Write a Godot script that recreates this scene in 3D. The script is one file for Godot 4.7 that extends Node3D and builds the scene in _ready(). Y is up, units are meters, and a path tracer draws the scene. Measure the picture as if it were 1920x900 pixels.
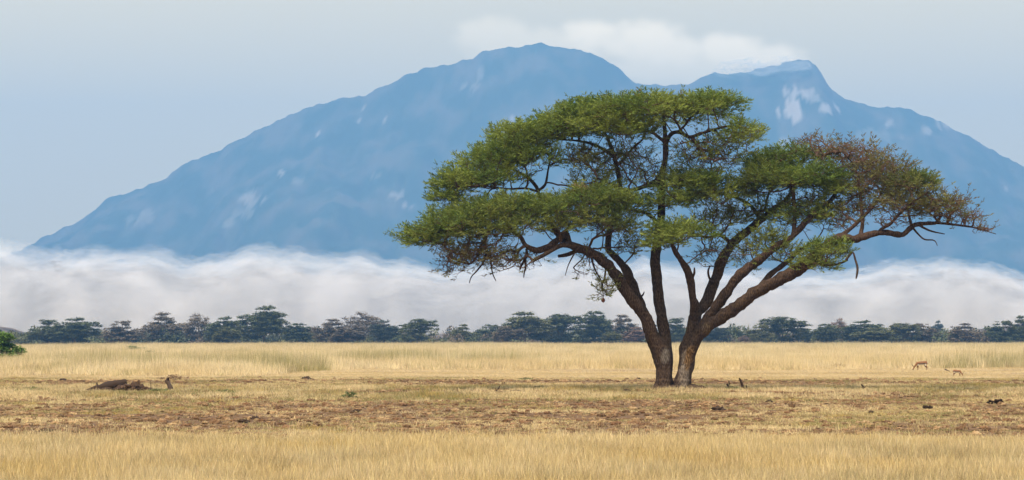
extends Node3D
# A savanna: one broad acacia, dry grass, a far line of trees, low cloud and a blue mountain.

const F := 5445.0        # pixels of the 1920-wide photograph per unit of tangent
const EYE := 2.0
const HORIZON := 640.0
const TREE_D := 117.0

var used := {}
var mats := {}
var wide: FastNoiseLite
var patch: FastNoiseLite
var bump: FastNoiseLite
var fine: FastNoiseLite
var lump: FastNoiseLite


class Buf:
	var v := PackedVector3Array()
	var n := PackedVector3Array()
	var c := PackedColorArray()
	var uv := PackedVector2Array()
	var i := PackedInt32Array()

	func vert(p: Vector3, col: Color) -> int:
		v.append(p)
		c.append(col)
		return v.size() - 1

	func tri(a: int, b: int, d: int) -> void:
		i.append(a)
		i.append(b)
		i.append(d)

	func quad(a: int, b: int, d: int, e: int) -> void:
		i.append_array(PackedInt32Array([a, b, d, a, d, e]))

	func mesh(mat: Material) -> ArrayMesh:
		var arr := []
		arr.resize(Mesh.ARRAY_MAX)
		arr[Mesh.ARRAY_VERTEX] = v
		if n.size() == v.size():
			arr[Mesh.ARRAY_NORMAL] = n
		if uv.size() == v.size():
			arr[Mesh.ARRAY_TEX_UV] = uv
		arr[Mesh.ARRAY_COLOR] = c
		arr[Mesh.ARRAY_INDEX] = i
		var m := ArrayMesh.new()
		m.add_surface_from_arrays(Mesh.PRIMITIVE_TRIANGLES, arr)
		m.surface_set_material(0, mat)
		return m


# ------------------------------------------------------------------ small helpers
func numbered(called: String) -> String:
	if not used.has(called):
		used[called] = 0
		return called
	used[called] += 1
	return "%s_%03d" % [called, used[called]]


func thing(called: String, label: String, category: String, at := Vector3.ZERO, group := "") -> Node3D:
	var o := Node3D.new()
	o.name = numbered(called)
	add_child(o)
	o.position = at
	tag(o, label, category, group)
	return o


func tag(o: Node3D, label: String, category: String, group := "", kind := "") -> void:
	if label:
		o.set_meta("label", label)
	if category:
		o.set_meta("category", category)
	if group:
		o.set_meta("group", group)
	if kind:
		o.set_meta("kind", kind)


func obj(called: String, m: Mesh, parent: Node3D = null, kind := "") -> MeshInstance3D:
	var o := MeshInstance3D.new()
	o.name = numbered(called) if parent == null else called
	o.mesh = m
	if parent == null:
		add_child(o)
	else:
		parent.add_child(o, true)
	if kind:
		o.set_meta("kind", kind)
	return o


func many(called: String, m: Mesh, places: Array[Transform3D], tints: PackedColorArray, parent: Node3D = null) -> MultiMeshInstance3D:
	var mm := MultiMesh.new()
	mm.transform_format = MultiMesh.TRANSFORM_3D
	mm.use_colors = true
	mm.mesh = m
	mm.instance_count = places.size()
	for k in places.size():
		mm.set_instance_transform(k, places[k])
		mm.set_instance_color(k, tints[k])
	var o := MultiMeshInstance3D.new()
	o.multimesh = mm
	o.name = numbered(called) if parent == null else called
	if parent == null:
		add_child(o)
	else:
		parent.add_child(o, true)
	o.set_meta("kind", "stuff")
	return o


func spot(px: float, py: float, d: float) -> Vector3:
	return Vector3((px - 960.0) / F * d, EYE + (HORIZON - py) / F * d, -d)


func on_ground(px: float, d: float) -> Vector3:
	var x := (px - 960.0) / F * d
	return Vector3(x, ground_h(x, -d), -d)


func noise(number: int, freq: float, octaves := 3) -> FastNoiseLite:
	var f := FastNoiseLite.new()
	f.seed = number
	f.noise_type = FastNoiseLite.TYPE_SIMPLEX_SMOOTH
	f.frequency = freq
	f.fractal_type = FastNoiseLite.FRACTAL_FBM if octaves > 1 else FastNoiseLite.FRACTAL_NONE
	f.fractal_octaves = octaves
	return f


func rough(name_: String, col: Color, tinted := true, backlight := 0.0, roughness := 0.9) -> StandardMaterial3D:
	var m := StandardMaterial3D.new()
	m.resource_name = name_
	m.albedo_color = col.linear_to_srgb()
	m.vertex_color_use_as_albedo = tinted
	m.roughness = roughness
	m.metallic_specular = 0.25
	m.cull_mode = BaseMaterial3D.CULL_DISABLED
	if backlight > 0.0:
		m.backlight_enabled = true
		m.backlight = Color(backlight, backlight, backlight).linear_to_srgb()
	return m


func rnd(r: RandomNumberGenerator, a: float, b: float) -> float:
	return r.randf_range(a, b)


func dice(number: int) -> RandomNumberGenerator:
	var r := RandomNumberGenerator.new()
	r.seed = number
	return r


func smooth(a: float, b: float, x: float) -> float:
	return smoothstep(a, b, x)


# value of a traced profile [[x, y], ...] at x
func along(profile: Array, x: float) -> float:
	if x <= profile[0][0]:
		return profile[0][1]
	for k in range(1, profile.size()):
		if x <= profile[k][0]:
			var a: Array = profile[k - 1]
			var b: Array = profile[k]
			return lerpf(a[1], b[1], (x - a[0]) / (b[0] - a[0]))
	return profile[-1][1]


# a round bar through points with its own radius at each; outward normals
func tube(b: Buf, pts: PackedVector3Array, rads: PackedFloat32Array, sides: int, col: Color, knots: FastNoiseLite = null, amount := 0.0, closed := true) -> void:
	var first := b.v.size()
	var side := Vector3.RIGHT
	var last := pts.size() - 1
	for k in pts.size():
		var dir := (pts[mini(k + 1, last)] - pts[maxi(k - 1, 0)]).normalized()
		if absf(side.dot(dir)) > 0.9:
			side = Vector3.FORWARD
		side = (side - dir * side.dot(dir)).normalized()
		var up := dir.cross(side)
		for s in sides + 1:
			var a := TAU * (s % sides) / sides
			var out := side * cos(a) + up * sin(a)
			var r := rads[k]
			if knots:
				var q := pts[k] + out * r
				r *= 1.0 + amount * knots.get_noise_3d(q.x, q.y * 0.28, q.z)
			b.v.append(pts[k] + out * r)
			b.n.append(out)
			b.c.append(col)
	var w := sides + 1
	for k in last:
		for s in sides:
			var p := first + k * w + s
			b.quad(p, p + w, p + w + 1, p + 1)
	if closed:
		for e in [0, last]:
			var mid := b.v.size()
			b.v.append(pts[e])
			b.n.append((pts[last] - pts[last - 1]).normalized() if e else (pts[0] - pts[1]).normalized())
			b.c.append(col)
			for s in sides:
				var p: int = first + e * w + s
				if e:
					b.tri(mid, p + 1, p)
				else:
					b.tri(mid, p, p + 1)


# smooth curve through traced [x, y, z, radius] points, one point every step
func curve(points: Array, step: float) -> Array:
	var pts := PackedVector3Array()
	var rads := PackedFloat32Array()
	for k in points.size() - 1:
		var p0: Array = points[maxi(k - 1, 0)]
		var p1: Array = points[k]
		var p2: Array = points[k + 1]
		var p3: Array = points[mini(k + 2, points.size() - 1)]
		var a: Vector3 = p1[0]
		var d: Vector3 = p2[0]
		var many_ := maxi(1, int(ceil(a.distance_to(d) / step)))
		for s in many_:
			var t := float(s) / many_
			pts.append(a.cubic_interpolate(d, p0[0], p3[0], t))
			rads.append(lerpf(p1[1], p2[1], t))
	pts.append(points[-1][0])
	rads.append(points[-1][1])
	return [pts, rads]


# ------------------------------------------------------------------ the lie of the land
func ground_h(x: float, z: float) -> float:
	var d := -z
	var h := 0.07 * wide.get_noise_2d(x, z) * smooth(10.0, 60.0, d)
	if d > 30.0 and d < 260.0:
		h += 0.05 * bump.get_noise_2d(x, z) * smooth(30.0, 60.0, d) * (1.0 - smooth(200.0, 260.0, d))
	if d > 300.0:
		var px := 960.0 + x / d * F
		h += 0.55 * smooth(300.0, 700.0, d) * (0.25 + 0.75 * smooth(60.0, 330.0, px)) * (1.0 - smooth(900.0, 1500.0, d))
	return h


# how bare the soil is, 0 to 1
func bareness(x: float, z: float) -> float:
	var d := -z
	var p := patch.get_noise_2d(x * 0.8, z * 0.55)
	var band := 0.0
	band += 0.70 * smooth(57.0, 62.0, d + 4.0 * p) * (1.0 - smooth(96.0, 112.0, d))
	band += 0.30 * smooth(102.0, 112.0, d) * (1.0 - smooth(124.0, 130.0, d))
	band += 0.62 * smooth(126.0, 131.0, d) * (1.0 - smooth(148.0, 154.0, d))
	band += 0.10 * smooth(150.0, 156.0, d) * (1.0 - smooth(205.0, 215.0, d))
	if band < 0.02:
		return band
	p = p * 1.1 + 0.5 * bump.get_noise_2d(x * 0.42 + 500.0, z * 0.3) + 0.25 * fine.get_noise_2d(x * 1.3, z * 1.3)
	return clampf(band + p * minf(1.0, band * 4.0), 0.0, 1.0)


func ground_tint(x: float, z: float) -> Color:
	var d := -z
	var b := bareness(x, z)
	var f := fine.get_noise_2d(x, z)
	var litter := Color(0.40, 0.285, 0.135)
	var pale := Color(0.46, 0.34, 0.195)
	var soil := Color(0.16, 0.092, 0.052)
	var dry := Color(0.25, 0.155, 0.08)
	var c := litter.lerp(pale, smooth(148.0, 158.0, d) * (1.0 - smooth(205.0, 230.0, d)))
	c = c.lerp(dry, clampf(b * 1.6 + 0.5 * f, 0.0, 1.0))
	c = c.lerp(soil, 0.9 * smooth(0.45, 0.95, b + 0.5 * f))
	return c * (1.0 + 0.22 * f)


func make_ground() -> void:
	var xs := PackedFloat32Array()
	var zs := PackedFloat32Array()
	var step := 0.3
	var x := 0.0
	while x < 7000.0:
		x += step
		if x > 36.0:
			step *= 1.16
		xs.append(x)
	var all := PackedFloat32Array()
	for k in range(xs.size() - 1, -1, -1):
		all.append(-xs[k])
	all.append(0.0)
	all.append_array(xs)
	var z := 40.0
	zs.append_array(PackedFloat32Array([160.0, 90.0, 40.0, 10.0, -8.0, -20.0]))
	z = -28.0
	step = 0.22
	while z > -9600.0:
		zs.append(z)
		if z < -55.0:
			step = 0.0042 * -z if z > -250.0 else step * 1.07
		z -= step
	var b := Buf.new()
	for zz in zs:
		for xx in all:
			b.v.append(Vector3(xx, ground_h(xx, zz), zz))
			b.c.append(ground_tint(xx, zz))
	var w := all.size()
	for r in zs.size() - 1:
		for q in w - 1:
			var p := r * w + q
			b.quad(p, p + w, p + w + 1, p + 1)
	var m := rough("dry ground", Color.WHITE, true, 0.0, 1.0)
	var nt := NoiseTexture2D.new()
	nt.width = 512
	nt.height = 512
	nt.seamless = true
	nt.noise = noise(51, 0.02, 5)
	var g := Gradient.new()
	g.set_color(0, Color(0.62, 0.6, 0.56))
	g.set_color(1, Color(1, 1, 1))
	g.add_point(0.45, Color(0.86, 0.85, 0.82))
	nt.color_ramp = g
	m.albedo_texture = nt
	m.uv1_triplanar = true
	m.uv1_world_triplanar = true
	m.uv1_scale = Vector3(0.31, 0.31, 0.31)
	var o := obj("ground", b.mesh(m), null, "structure")
	tag(o, "dry earth plain with straw litter and bare brown soil patches", "")


# ------------------------------------------------------------------ grass
func tuft(number: int, blades: int, high: float, spread: float, wide_: float, lean: float, parts: int, mat: Material) -> ArrayMesh:
	var r := dice(number)
	var b := Buf.new()
	for k in blades:
		var a := r.randf() * TAU
		var out := Vector3(cos(a), 0, sin(a))
		var root := Vector3(rnd(r, -1, 1), 0, rnd(r, -1, 1)) * spread
		var h := high * rnd(r, 0.5, 1.15)
		var l := lean * rnd(r, 0.2, 1.3) * h
		var fa := r.randf() * TAU
		var side := Vector3(cos(fa), 0, sin(fa)) * wide_ * rnd(r, 0.6, 1.3) * 0.5
		var tone := rnd(r, 0.72, 1.22)
		var c := Color(tone, tone * rnd(r, 0.94, 1.04), tone * rnd(r, 0.85, 1.1))
		root.y = -0.03
		if parts == 1:
			var p := b.vert(root - side, c)
			b.vert(root + side, c)
			b.vert(root + Vector3.UP * h + out * l, c)
			b.tri(p, p + 1, p + 2)
		else:
			var p := b.vert(root - side, c)
			b.vert(root + side, c)
			var mid := root + Vector3.UP * h * 0.6 + out * l * 0.35
			b.vert(mid + side * 0.75, c)
			b.vert(mid - side * 0.75, c)
			b.vert(root + Vector3.UP * h * rnd(r, 0.9, 1.0) + out * l, c)
			b.quad(p, p + 1, p + 2, p + 3)
			b.tri(p + 3, p + 2, p + 4)
	return b.mesh(mat)


func mixed(r: RandomNumberGenerator, a: Color, b: Color, t: float) -> Color:
	var c := a.lerp(b, clampf(t, 0.0, 1.0))
	var k := rnd(r, 0.82, 1.15)
	return Color(c.r * k, c.g * k, c.b * k)


func turned(r: RandomNumberGenerator, at: Vector3, s: float, tall: float) -> Transform3D:
	var bs := Basis(Vector3.UP, r.randf() * TAU) * Basis.from_scale(Vector3(s, s * tall, s))
	return Transform3D(bs, at)


func make_grass() -> void:
	var mat := rough("dry grass", Color.WHITE, true, 0.5, 0.85)
	var straw := Color(0.62, 0.465, 0.235)
	var pale := Color(0.74, 0.59, 0.345)
	var gold := Color(0.52, 0.36, 0.11)
	var olive := Color(0.29, 0.245, 0.095)
	var green := Color(0.13, 0.15, 0.045)
	var brown := Color(0.22, 0.135, 0.07)

	# knee-high straw in front
	for k in 3:
		var r := dice(100 + k)
		var places: Array[Transform3D] = []
		var tints := PackedColorArray()
		while places.size() < 21000:
			var d := rnd(r, 33.0, 68.0)
			var x := rnd(r, -1, 1) * (0.178 * d + 4.0)
			var p := patch.get_noise_2d(x * 1.3, d * 1.1)
			var t := bump.get_noise_2d(x * 0.5 + 40.0, d * 0.4)
			if d > 51.0 + 7.0 * p and r.randf() < minf(0.985, 0.3 + (d - 51.0) * 0.062):
				continue
			places.append(turned(r, Vector3(x, ground_h(x, -d), -d), rnd(r, 0.75, 1.25), rnd(r, 0.7, 1.25) * (1.0 - 0.4 * smooth(49.0, 58.0, d) + 0.4 * t)))
			tints.append(mixed(r, mixed(r, straw, pale, 0.5 + 1.3 * t), gold if p > 0.0 else olive if r.randf() < 0.6 else brown, 0.05 + absf(p) * 1.5 * r.randf()) * rnd(r, 0.8, 1.15))
		var g := many("grass", tuft(20 + k, 12, 0.30, 0.12, 0.0075, 0.3, 2, mat), places, tints)
		tag(g, ["tall pale straw grass across the bottom of the picture", "tall pale straw grass across the bottom of the picture", "tall pale straw grass across the bottom of the picture"][k], "grass", "straw grass in the foreground")

	# short cropped grass on the bare ground
	for k in 3:
		var r := dice(200 + k)
		var places: Array[Transform3D] = []
		var tints := PackedColorArray()
		while places.size() < 52000:
			var d := rnd(r, 56.0, 158.0)
			if r.randf() > 0.35 + 0.65 * d / 158.0:
				continue
			var x := rnd(r, -1, 1) * (0.178 * d + 5.0)
			var b := bareness(x, -d)
			if fine.get_noise_2d(x * 1.6, d * 1.1) < -0.12 + 0.3 * b and r.randf() < 0.8:
				continue
			if r.randf() < b * 0.95 + 0.02:
				continue
			var p := patch.get_noise_2d(x * 0.9 + 300.0, d * 0.7)
			var q := bump.get_noise_2d(x * 0.35, d * 0.22 + 90.0)
			var lush := smooth(92.0, 104.0, d) * (1.0 - smooth(126.0, 134.0, d))
			var tall := lerpf(0.55, 1.35, lush) * (1.0 + 0.8 * q) * rnd(r, 0.6, 1.4)
			places.append(turned(r, Vector3(x, ground_h(x, -d), -d), rnd(r, 0.8, 1.4), tall))
			var c := mixed(r, straw, pale, 0.2 + 0.5 * lush + q)
			c = c.lerp(olive, clampf(0.36 - 0.2 * lush + 1.6 * p + rnd(r, -0.35, 0.35), 0.0, 1.0))
			if r.randf() < 0.15 - 0.35 * q + 0.3 * p:
				c = mixed(r, green, olive, r.randf() * 0.8)
			elif r.randf() < 0.24 - 0.3 * q:
				c = mixed(r, brown, straw, r.randf() * 0.5)
			elif q > 0.3 and p > 0.1:
				c = c.lerp(gold, 0.6)
			tints.append(c)
		var g := many("grass", tuft(30 + k, 11, 0.115, 0.12, 0.013, 0.8, 2, mat), places, tints)
		tag(g, "short cropped grass on the brown soil around the tree", "grass", "short grass around the tree")

	var rb := dice(290)
	var foot: Array[Transform3D] = []
	var foot_tints := PackedColorArray()
	for k in 420:
		var a := rb.randf() * TAU
		var far_ := rnd(rb, 0.5, 2.6)
		var at := on_ground(1264.0, TREE_D) + Vector3(cos(a) * far_ * 1.3, 0, sin(a) * far_)
		at.y = ground_h(at.x, at.z)
		foot.append(turned(rb, at, rnd(rb, 0.8, 1.5), rnd(rb, 0.7, 2.0)))
		foot_tints.append(mixed(rb, pale, straw, rb.randf()) if rb.randf() < 0.75 else mixed(rb, olive, green, rb.randf()))
	var fg := many("grass", tuft(36, 11, 0.13, 0.10, 0.012, 0.6, 2, mat), foot, foot_tints)
	tag(fg, "pale grass tufts around the foot of the two trunks", "grass")

	# pale mown-looking strip behind the tree
	var r2 := dice(300)
	var places2: Array[Transform3D] = []
	var tints2 := PackedColorArray()
	while places2.size() < 52000:
		var d := rnd(r2, 149.0, 232.0)
		var x := rnd(r2, -1, 1) * (0.178 * d + 8.0)
		var b := bareness(x, -d)
		if r2.randf() < b * 1.1:
			continue
		var q := patch.get_noise_2d(x * 0.6, d * 0.6)
		places2.append(turned(r2, Vector3(x, ground_h(x, -d), -d), rnd(r2, 0.8, 1.5), rnd(r2, 0.5, 1.1)))
		tints2.append(mixed(r2, pale * 0.92, straw, 0.35 + q).lerp(olive, clampf(q * 0.6, 0.0, 0.4)))
	var g2 := many("grass", tuft(41, 12, 0.12, 0.2, 0.016, 0.9, 1, mat), places2, tints2)
	tag(g2, "pale short grass strip behind the tree", "grass")

	# waist-high field up to the far trees
	for k in 3:
		var r := dice(400 + k)
		var places: Array[Transform3D] = []
		var tints := PackedColorArray()
		while places.size() < 48000:
			var d := 165.0 + 610.0 * pow(r.randf(), 1.25)
			var x := rnd(r, -1, 1) * (0.18 * d + 10.0)
			var px := 960.0 + x / d * F
			var n := patch.get_noise_2d(x * 0.25, d * 0.12)
			var edge := lerpf(171.0, 208.0, smooth(470.0, 720.0, px)) + 26.0 * n
			if d < edge:
				continue
			var into := smooth(edge, edge + 12.0, d)
			var clump := smooth(0.0, 0.25, n) * (1.0 - smooth(edge + 10.0, edge + 45.0, d))
			if into < 0.9 and r.randf() > 0.25 + 0.75 * into + 0.6 * clump:
				continue
			var tall := lerpf(0.5, 0.95, into) + 0.3 * clump
			tall *= 1.0 + 0.5 * n
			if d > 420.0:
				tall *= rnd(r, 0.85, 1.35)
			places.append(turned(r, Vector3(x, ground_h(x, -d), -d), rnd(r, 0.8, 1.3) * lerpf(0.9, 1.5, smooth(200.0, 500.0, d)), tall * rnd(r, 0.7, 1.2) / lerpf(0.9, 1.5, smooth(200.0, 500.0, d))))
			var m := bump.get_noise_2d(x * 0.11 + 70.0, d * 0.05)
			var c := mixed(r, straw, pale, 0.6 + 1.0 * n + 0.8 * m)
			c = c.lerp(olive, clampf(-0.05 + 0.4 * clump + 0.5 * n - 0.5 * m + 0.35 * smooth(400.0, 620.0, d), 0.0, 0.7) * rnd(r, 0.3, 1.2))
			if r.randf() < 0.05 + 0.3 * clump:
				c = c.lerp(Color(0.22, 0.20, 0.06), 0.75)
			if r.randf() < 0.1:
				c = c.lerp(brown, 0.5)
			tints.append(Color(c.r * 1.07, c.g * 1.11, c.b * 1.2))
		var g := many("grass", tuft(50 + k, 26, 0.85, 0.55, 0.028, 0.32, 1, mat), places, tints)
		tag(g, "waist high yellow grass field reaching to the distant trees", "grass", "yellow grass field")


# ------------------------------------------------------------------ mountain, hills, cloud
func make_mountain() -> void:
	var top := [[-900, 640], [-300, 560], [-100, 520], [40, 468], [75, 447], [130, 422], [165, 402], [200, 370], [260, 352], [310, 332], [350, 300], [400, 285], [440, 262], [500, 232], [555, 205], [620, 183], [680, 175], [715, 157], [760, 135], [800, 122], [850, 113], [880, 105], [905, 90], [940, 84], [965, 83], [985, 77], [1010, 76], [1040, 81], [1075, 85], [1110, 93], [1150, 115], [1180, 138], [1195, 153], [1240, 154], [1290, 154], [1320, 137], [1340, 131], [1380, 133], [1420, 125], [1460, 115], [1490, 107], [1515, 108], [1530, 118], [1545, 140], [1560, 165], [1580, 178], [1600, 187], [1640, 195], [1690, 196], [1720, 205], [1760, 222], [1800, 243], [1840, 265], [1880, 290], [1920, 308], [2000, 350], [2150, 420], [2400, 500], [2900, 640]]
	# pale rock faces: x, y, half width, half height in the photograph
	var rocks := [[1484, 213, 25, 23, 1.0], [1497, 171, 25, 11, 0.85], [1559, 203, 19, 12, 0.9], [1527, 182, 11, 6, 0.5], [948, 236, 4, 16, 0.8], [960, 232, 4, 16, 0.7], [940, 252, 8, 7, 0.8], [1780, 235, 30, 9, 0.5], [1740, 245, 14, 8, 0.5], [1668, 232, 6, 6, 0.5], [1695, 255, 4, 5, 0.6], [765, 385, 12, 5, 0.7], [745, 365, 12, 6, 0.5], [670, 226, 4, 4, 0.8], [598, 252, 4, 4, 0.8], [722, 222, 4, 3, 0.6], [682, 200, 5, 4, 0.6], [472, 372, 20, 12, 0.5], [526, 322, 5, 6, 0.6], [450, 400, 30, 8, 0.3], [560, 340, 12, 8, 0.3], [880, 160, 22, 5, 0.35], [900, 140, 8, 14, 0.3], [1890, 352, 8, 4, 0.6], [1470, 268, 10, 10, 0.5], [645, 440, 5, 3, 0.6], [700, 330, 16, 3, 0.3], [430, 420, 22, 10, 0.35], [270, 410, 30, 14, 0.3], [1640, 255, 30, 14, 0.25], [1240, 290, 20, 10, 0.3]]
	var far := 8000.0
	var deep := 1500.0
	var gully := noise(61, 0.0022, 4)
	var trees := noise(62, 0.022, 2)
	var tex := noise(63, 0.006, 4)
	var b := Buf.new()
	var xs := []
	var x := -2700.0
	while x < 2900.0:
		xs.append(x)
		x += 9.0
	var rows := 90
	var ridge := PackedFloat32Array()
	for xx in xs:
		ridge.append(EYE + (HORIZON - along(top, 960.0 + xx / far * F)) / F * far)
	for k in rows + 1:
		var t := float(k) / rows                      # 0 foot, 1 ridge, then the back slope
		var s := t * 1.35
		for q in xs.size():
			var xx: float = xs[q]
			var z := -far + deep * (1.0 - s) if s < 1.0 else -far - 900.0 * (s - 1.0) / 0.35
			var down := maxf(0.0, 1.0 - s) if s < 1.0 else (s - 1.0) / 0.35
			var h: float = ridge[q] * pow(1.0 - down, 1.15 if s < 1.0 else 1.0)
			var g := gully.get_noise_2d(xx, z * 0.35)
			h += gully.get_noise_2d(xx * 3.1 + 4000.0, z * 0.9) * 80.0 * down * (1.0 - down)
			h += g * 380.0 * down * (1.0 - down) * (1.0 if s < 1.0 else 0.5)
			h += trees.get_noise_2d(xx, z) * 6.5
			var px := 960.0 + xx / -z * F
			var py := HORIZON - (h - EYE) / -z * F
			var m := tex.get_noise_2d(xx, z)
			m += 0.35 * trees.get_noise_2d(xx * 0.8 + 900.0, h * 0.5)
			var c := Color(0.036, 0.058, 0.027).lerp(Color(0.095, 0.092, 0.058), clampf(0.32 + m * 1.5, 0.0, 1.0))
			if s <= 1.0:
				var bare := 0.0
				for rk in rocks:
					var u: float = (px - rk[0]) / rk[2]
					var v: float = (py - rk[1]) / rk[3]
					var e := u * u + v * v
					if e < 2.5:
						bare = maxf(bare, rk[4] * smooth(1.1, 0.6, e + 0.9 * m + 2.0 * trees.get_noise_2d(xx * 1.5, h * 0.33)))
				c = c.lerp(Color(0.40, 0.345, 0.29), bare * 0.85)
			b.v.append(Vector3(xx, h, z))
			b.c.append(c)
	var w := xs.size()
	for k in rows:
		for q in w - 1:
			var p := k * w + q
			b.quad(p, p + w, p + w + 1, p + 1)
	var o := obj("mountain", with_normals(b).mesh(rough("forested mountain", Color.WHITE)), null, "structure")
	tag(o, "blue forested mountain with two summits and pale rock faces", "")

	# low scrubby ridges beyond the tree line
	var rg := noise(64, 0.006, 3)
	for hl in [[-160, 72, 612, 1500.0, "low brown scrub hill at the left edge behind the trees"], [560, 1120, 627, 2050.0, "low pale rise between two trees left of the big trunk"], [1690, 2100, 612, 1900.0, "low grey ridge behind the trees at the right edge"]]:
		var hb := Buf.new()
		var hd: float = hl[3]
		var x0: float = (hl[0] - 960.0) / F * hd
		var x1: float = (hl[1] - 960.0) / F * hd
		var hh: float = EYE + (HORIZON - hl[2]) / F * hd
		for k in 13:
			for q in 61:
				var u := q / 60.0 * 2.0 - 1.0
				var v := k / 12.0 * 2.0 - 1.0
				var f := clampf(1.0 - u * u, 0.0, 1.0) * clampf(1.0 - v * v, 0.0, 1.0)
				var xx := lerpf(x0, x1, (u + 1.0) * 0.5)
				var zz := -hd - v * 90.0
				hb.v.append(Vector3(xx, hh * pow(f, 0.7) * (1.0 + 0.3 * rg.get_noise_2d(xx * 2.0, zz)) + rg.get_noise_2d(xx * 9.0, zz * 9.0) * 0.8 - 0.3, zz))
				hb.c.append(Color(0.12, 0.085, 0.06) * (1.0 + 1.1 * rg.get_noise_2d(xx * 7.0, zz * 7.0)))
		for k in 12:
			for q in 60:
				var p := k * 61 + q
				hb.quad(p, p + 61, p + 62, p + 1)
		var ho := obj("hill", with_normals(hb).mesh(rough("scrub hill", Color.WHITE)), null, "structure")
		tag(ho, hl[4], "")


# smooth normals; each face points the way Godot's clockwise order says
func with_normals(b: Buf) -> Buf:
	var acc := PackedVector3Array()
	acc.resize(b.v.size())
	for k in range(0, b.i.size(), 3):
		var p := b.i[k]
		var q := b.i[k + 1]
		var s := b.i[k + 2]
		var nn := (b.v[s] - b.v[p]).cross(b.v[q] - b.v[p])
		acc[p] += nn
		acc[q] += nn
		acc[s] += nn
	b.n = PackedVector3Array()
	b.n.resize(b.v.size())
	for k in acc.size():
		b.n[k] = acc[k].normalized()
	return b


func cloud_material(name_: String) -> StandardMaterial3D:
	var m := rough(name_, Color.WHITE, true, 1.0, 1.0)
	m.metallic_specular = 0.0
	m.transparency = BaseMaterial3D.TRANSPARENCY_ALPHA
	return m


func make_clouds() -> void:
	var top := [[-300, 450], [0, 452], [40, 464], [100, 476], [200, 480], [290, 478], [340, 489], [380, 497], [440, 482], [530, 473], [570, 479], [620, 492], [690, 486], [760, 494], [830, 512], [920, 498], [1000, 490], [1060, 487], [1130, 500], [1200, 497], [1300, 503], [1430, 515], [1560, 517], [1640, 500], [1700, 495], [1760, 493], [1830, 505], [1920, 530], [2050, 520], [2300, 500]]
	var far := 2250.0
	var billow := noise(71, 0.016, 3)
	var wisp := noise(72, 0.04, 3)
	var mat := cloud_material("cloud")
	var o := thing("cloud_bank", "long white bank of low cloud lying before the foot of the mountain", "cloud", Vector3(0, 0, -far))
	o.set_meta("kind", "stuff")
	var shells := 16
	for k in shells:
		var b := Buf.new()
		var wide_ := 480
		var round_ := 34
		for q in wide_ + 1:
			var x := lerpf(-620.0, 620.0, float(q) / wide_)
			var high := EYE + (HORIZON - along(top, 960.0 + x / far * F)) / F * far
			high += 4.0 * wisp.get_noise_2d(x * 1.1, 300.0) + 3.0 * wisp.get_noise_2d(x * 0.45, 700.0)
			for s in round_ + 1:
				var a := PI * s / round_ * (1.0 if k == 0 else 0.64)
				var grow := 0.80 + 0.0185 * k
				var y := high * grow * pow(maxf(sin(a), 0.0), 0.75)
				var z := cos(a) * (105.0 + 6.0 * k)
				var e := billow.get_noise_3d(x, y * 1.2, z) * 3.2
				e += wisp.get_noise_3d(x * 0.8, y + 5.0 * k, z) * (1.0 + 0.16 * k)
				var p := Vector3(x, y + e * smooth(0.0, 25.0, y), z + e * 1.5)
				var thin := 1.0 if k == 0 else lerpf(1.0, 0.4, smooth(0.8, 1.0, sin(a))) * clampf(0.22 - 0.0125 * k + 0.19 * wisp.get_noise_3d(x * 0.55, y * 1.1 - 9.0 * k, z), 0.0, 0.6)
				b.v.append(p)
				b.c.append(Color(0.88, 0.855, 0.855, thin))
		for q in wide_:
			for s in round_:
				var p := q * (round_ + 1) + s
				b.quad(p, p + 1, p + round_ + 2, p + round_ + 1)
		with_normals(b)
		for q in b.n.size():                       # mist scatters light evenly: soften the lie of its surface
			b.n[q] = (b.n[q] + Vector3(0.0, 0.55, 0.75) * signf(b.n[q].z * 0.8 + b.n[q].y * 0.6)).normalized()
		obj("cloud_layer", b.mesh(mat), o, "stuff")

	# rags of cloud clinging to the right summit
	var rag := thing("summit_cloud", "thin white cloud trailing over the right summit", "cloud", spot(1446, 124, 7880.0))
	rag.set_meta("kind", "stuff")
	var wn := noise(73, 0.012, 4)
	for k in 7:
		var b := Buf.new()
		for q in 41:
			var u := q / 40.0 * PI
			for s in 25:
				var a := TAU * s / 24.0
				var dirv := Vector3(-cos(u), sin(u) * sin(a), sin(u) * cos(a))
				var e := 1.0 + 0.55 * wn.get_noise_3d(dirv.x * 90.0, dirv.y * 60.0 + 40.0 * k, dirv.z * 60.0)
				var sc := 0.45 + 0.1 * k
				b.v.append(Vector3(dirv.x * 125.0, dirv.y * 30.0 + dirv.x * 8.0, dirv.z * 60.0) * e * sc)
				b.c.append(Color(0.9, 0.88, 0.86, clampf(0.0 + 0.34 * wn.get_noise_3d(dirv.x * 70.0, dirv.y * 70.0, 50.0 * k), 0.0, 0.4)))
		for q in 40:
			for s in 24:
				var p := q * 25 + s
				b.quad(p, p + 25, p + 26, p + 1)
		obj("cloud_layer", with_normals(b).mesh(mat), rag, "stuff")


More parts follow.
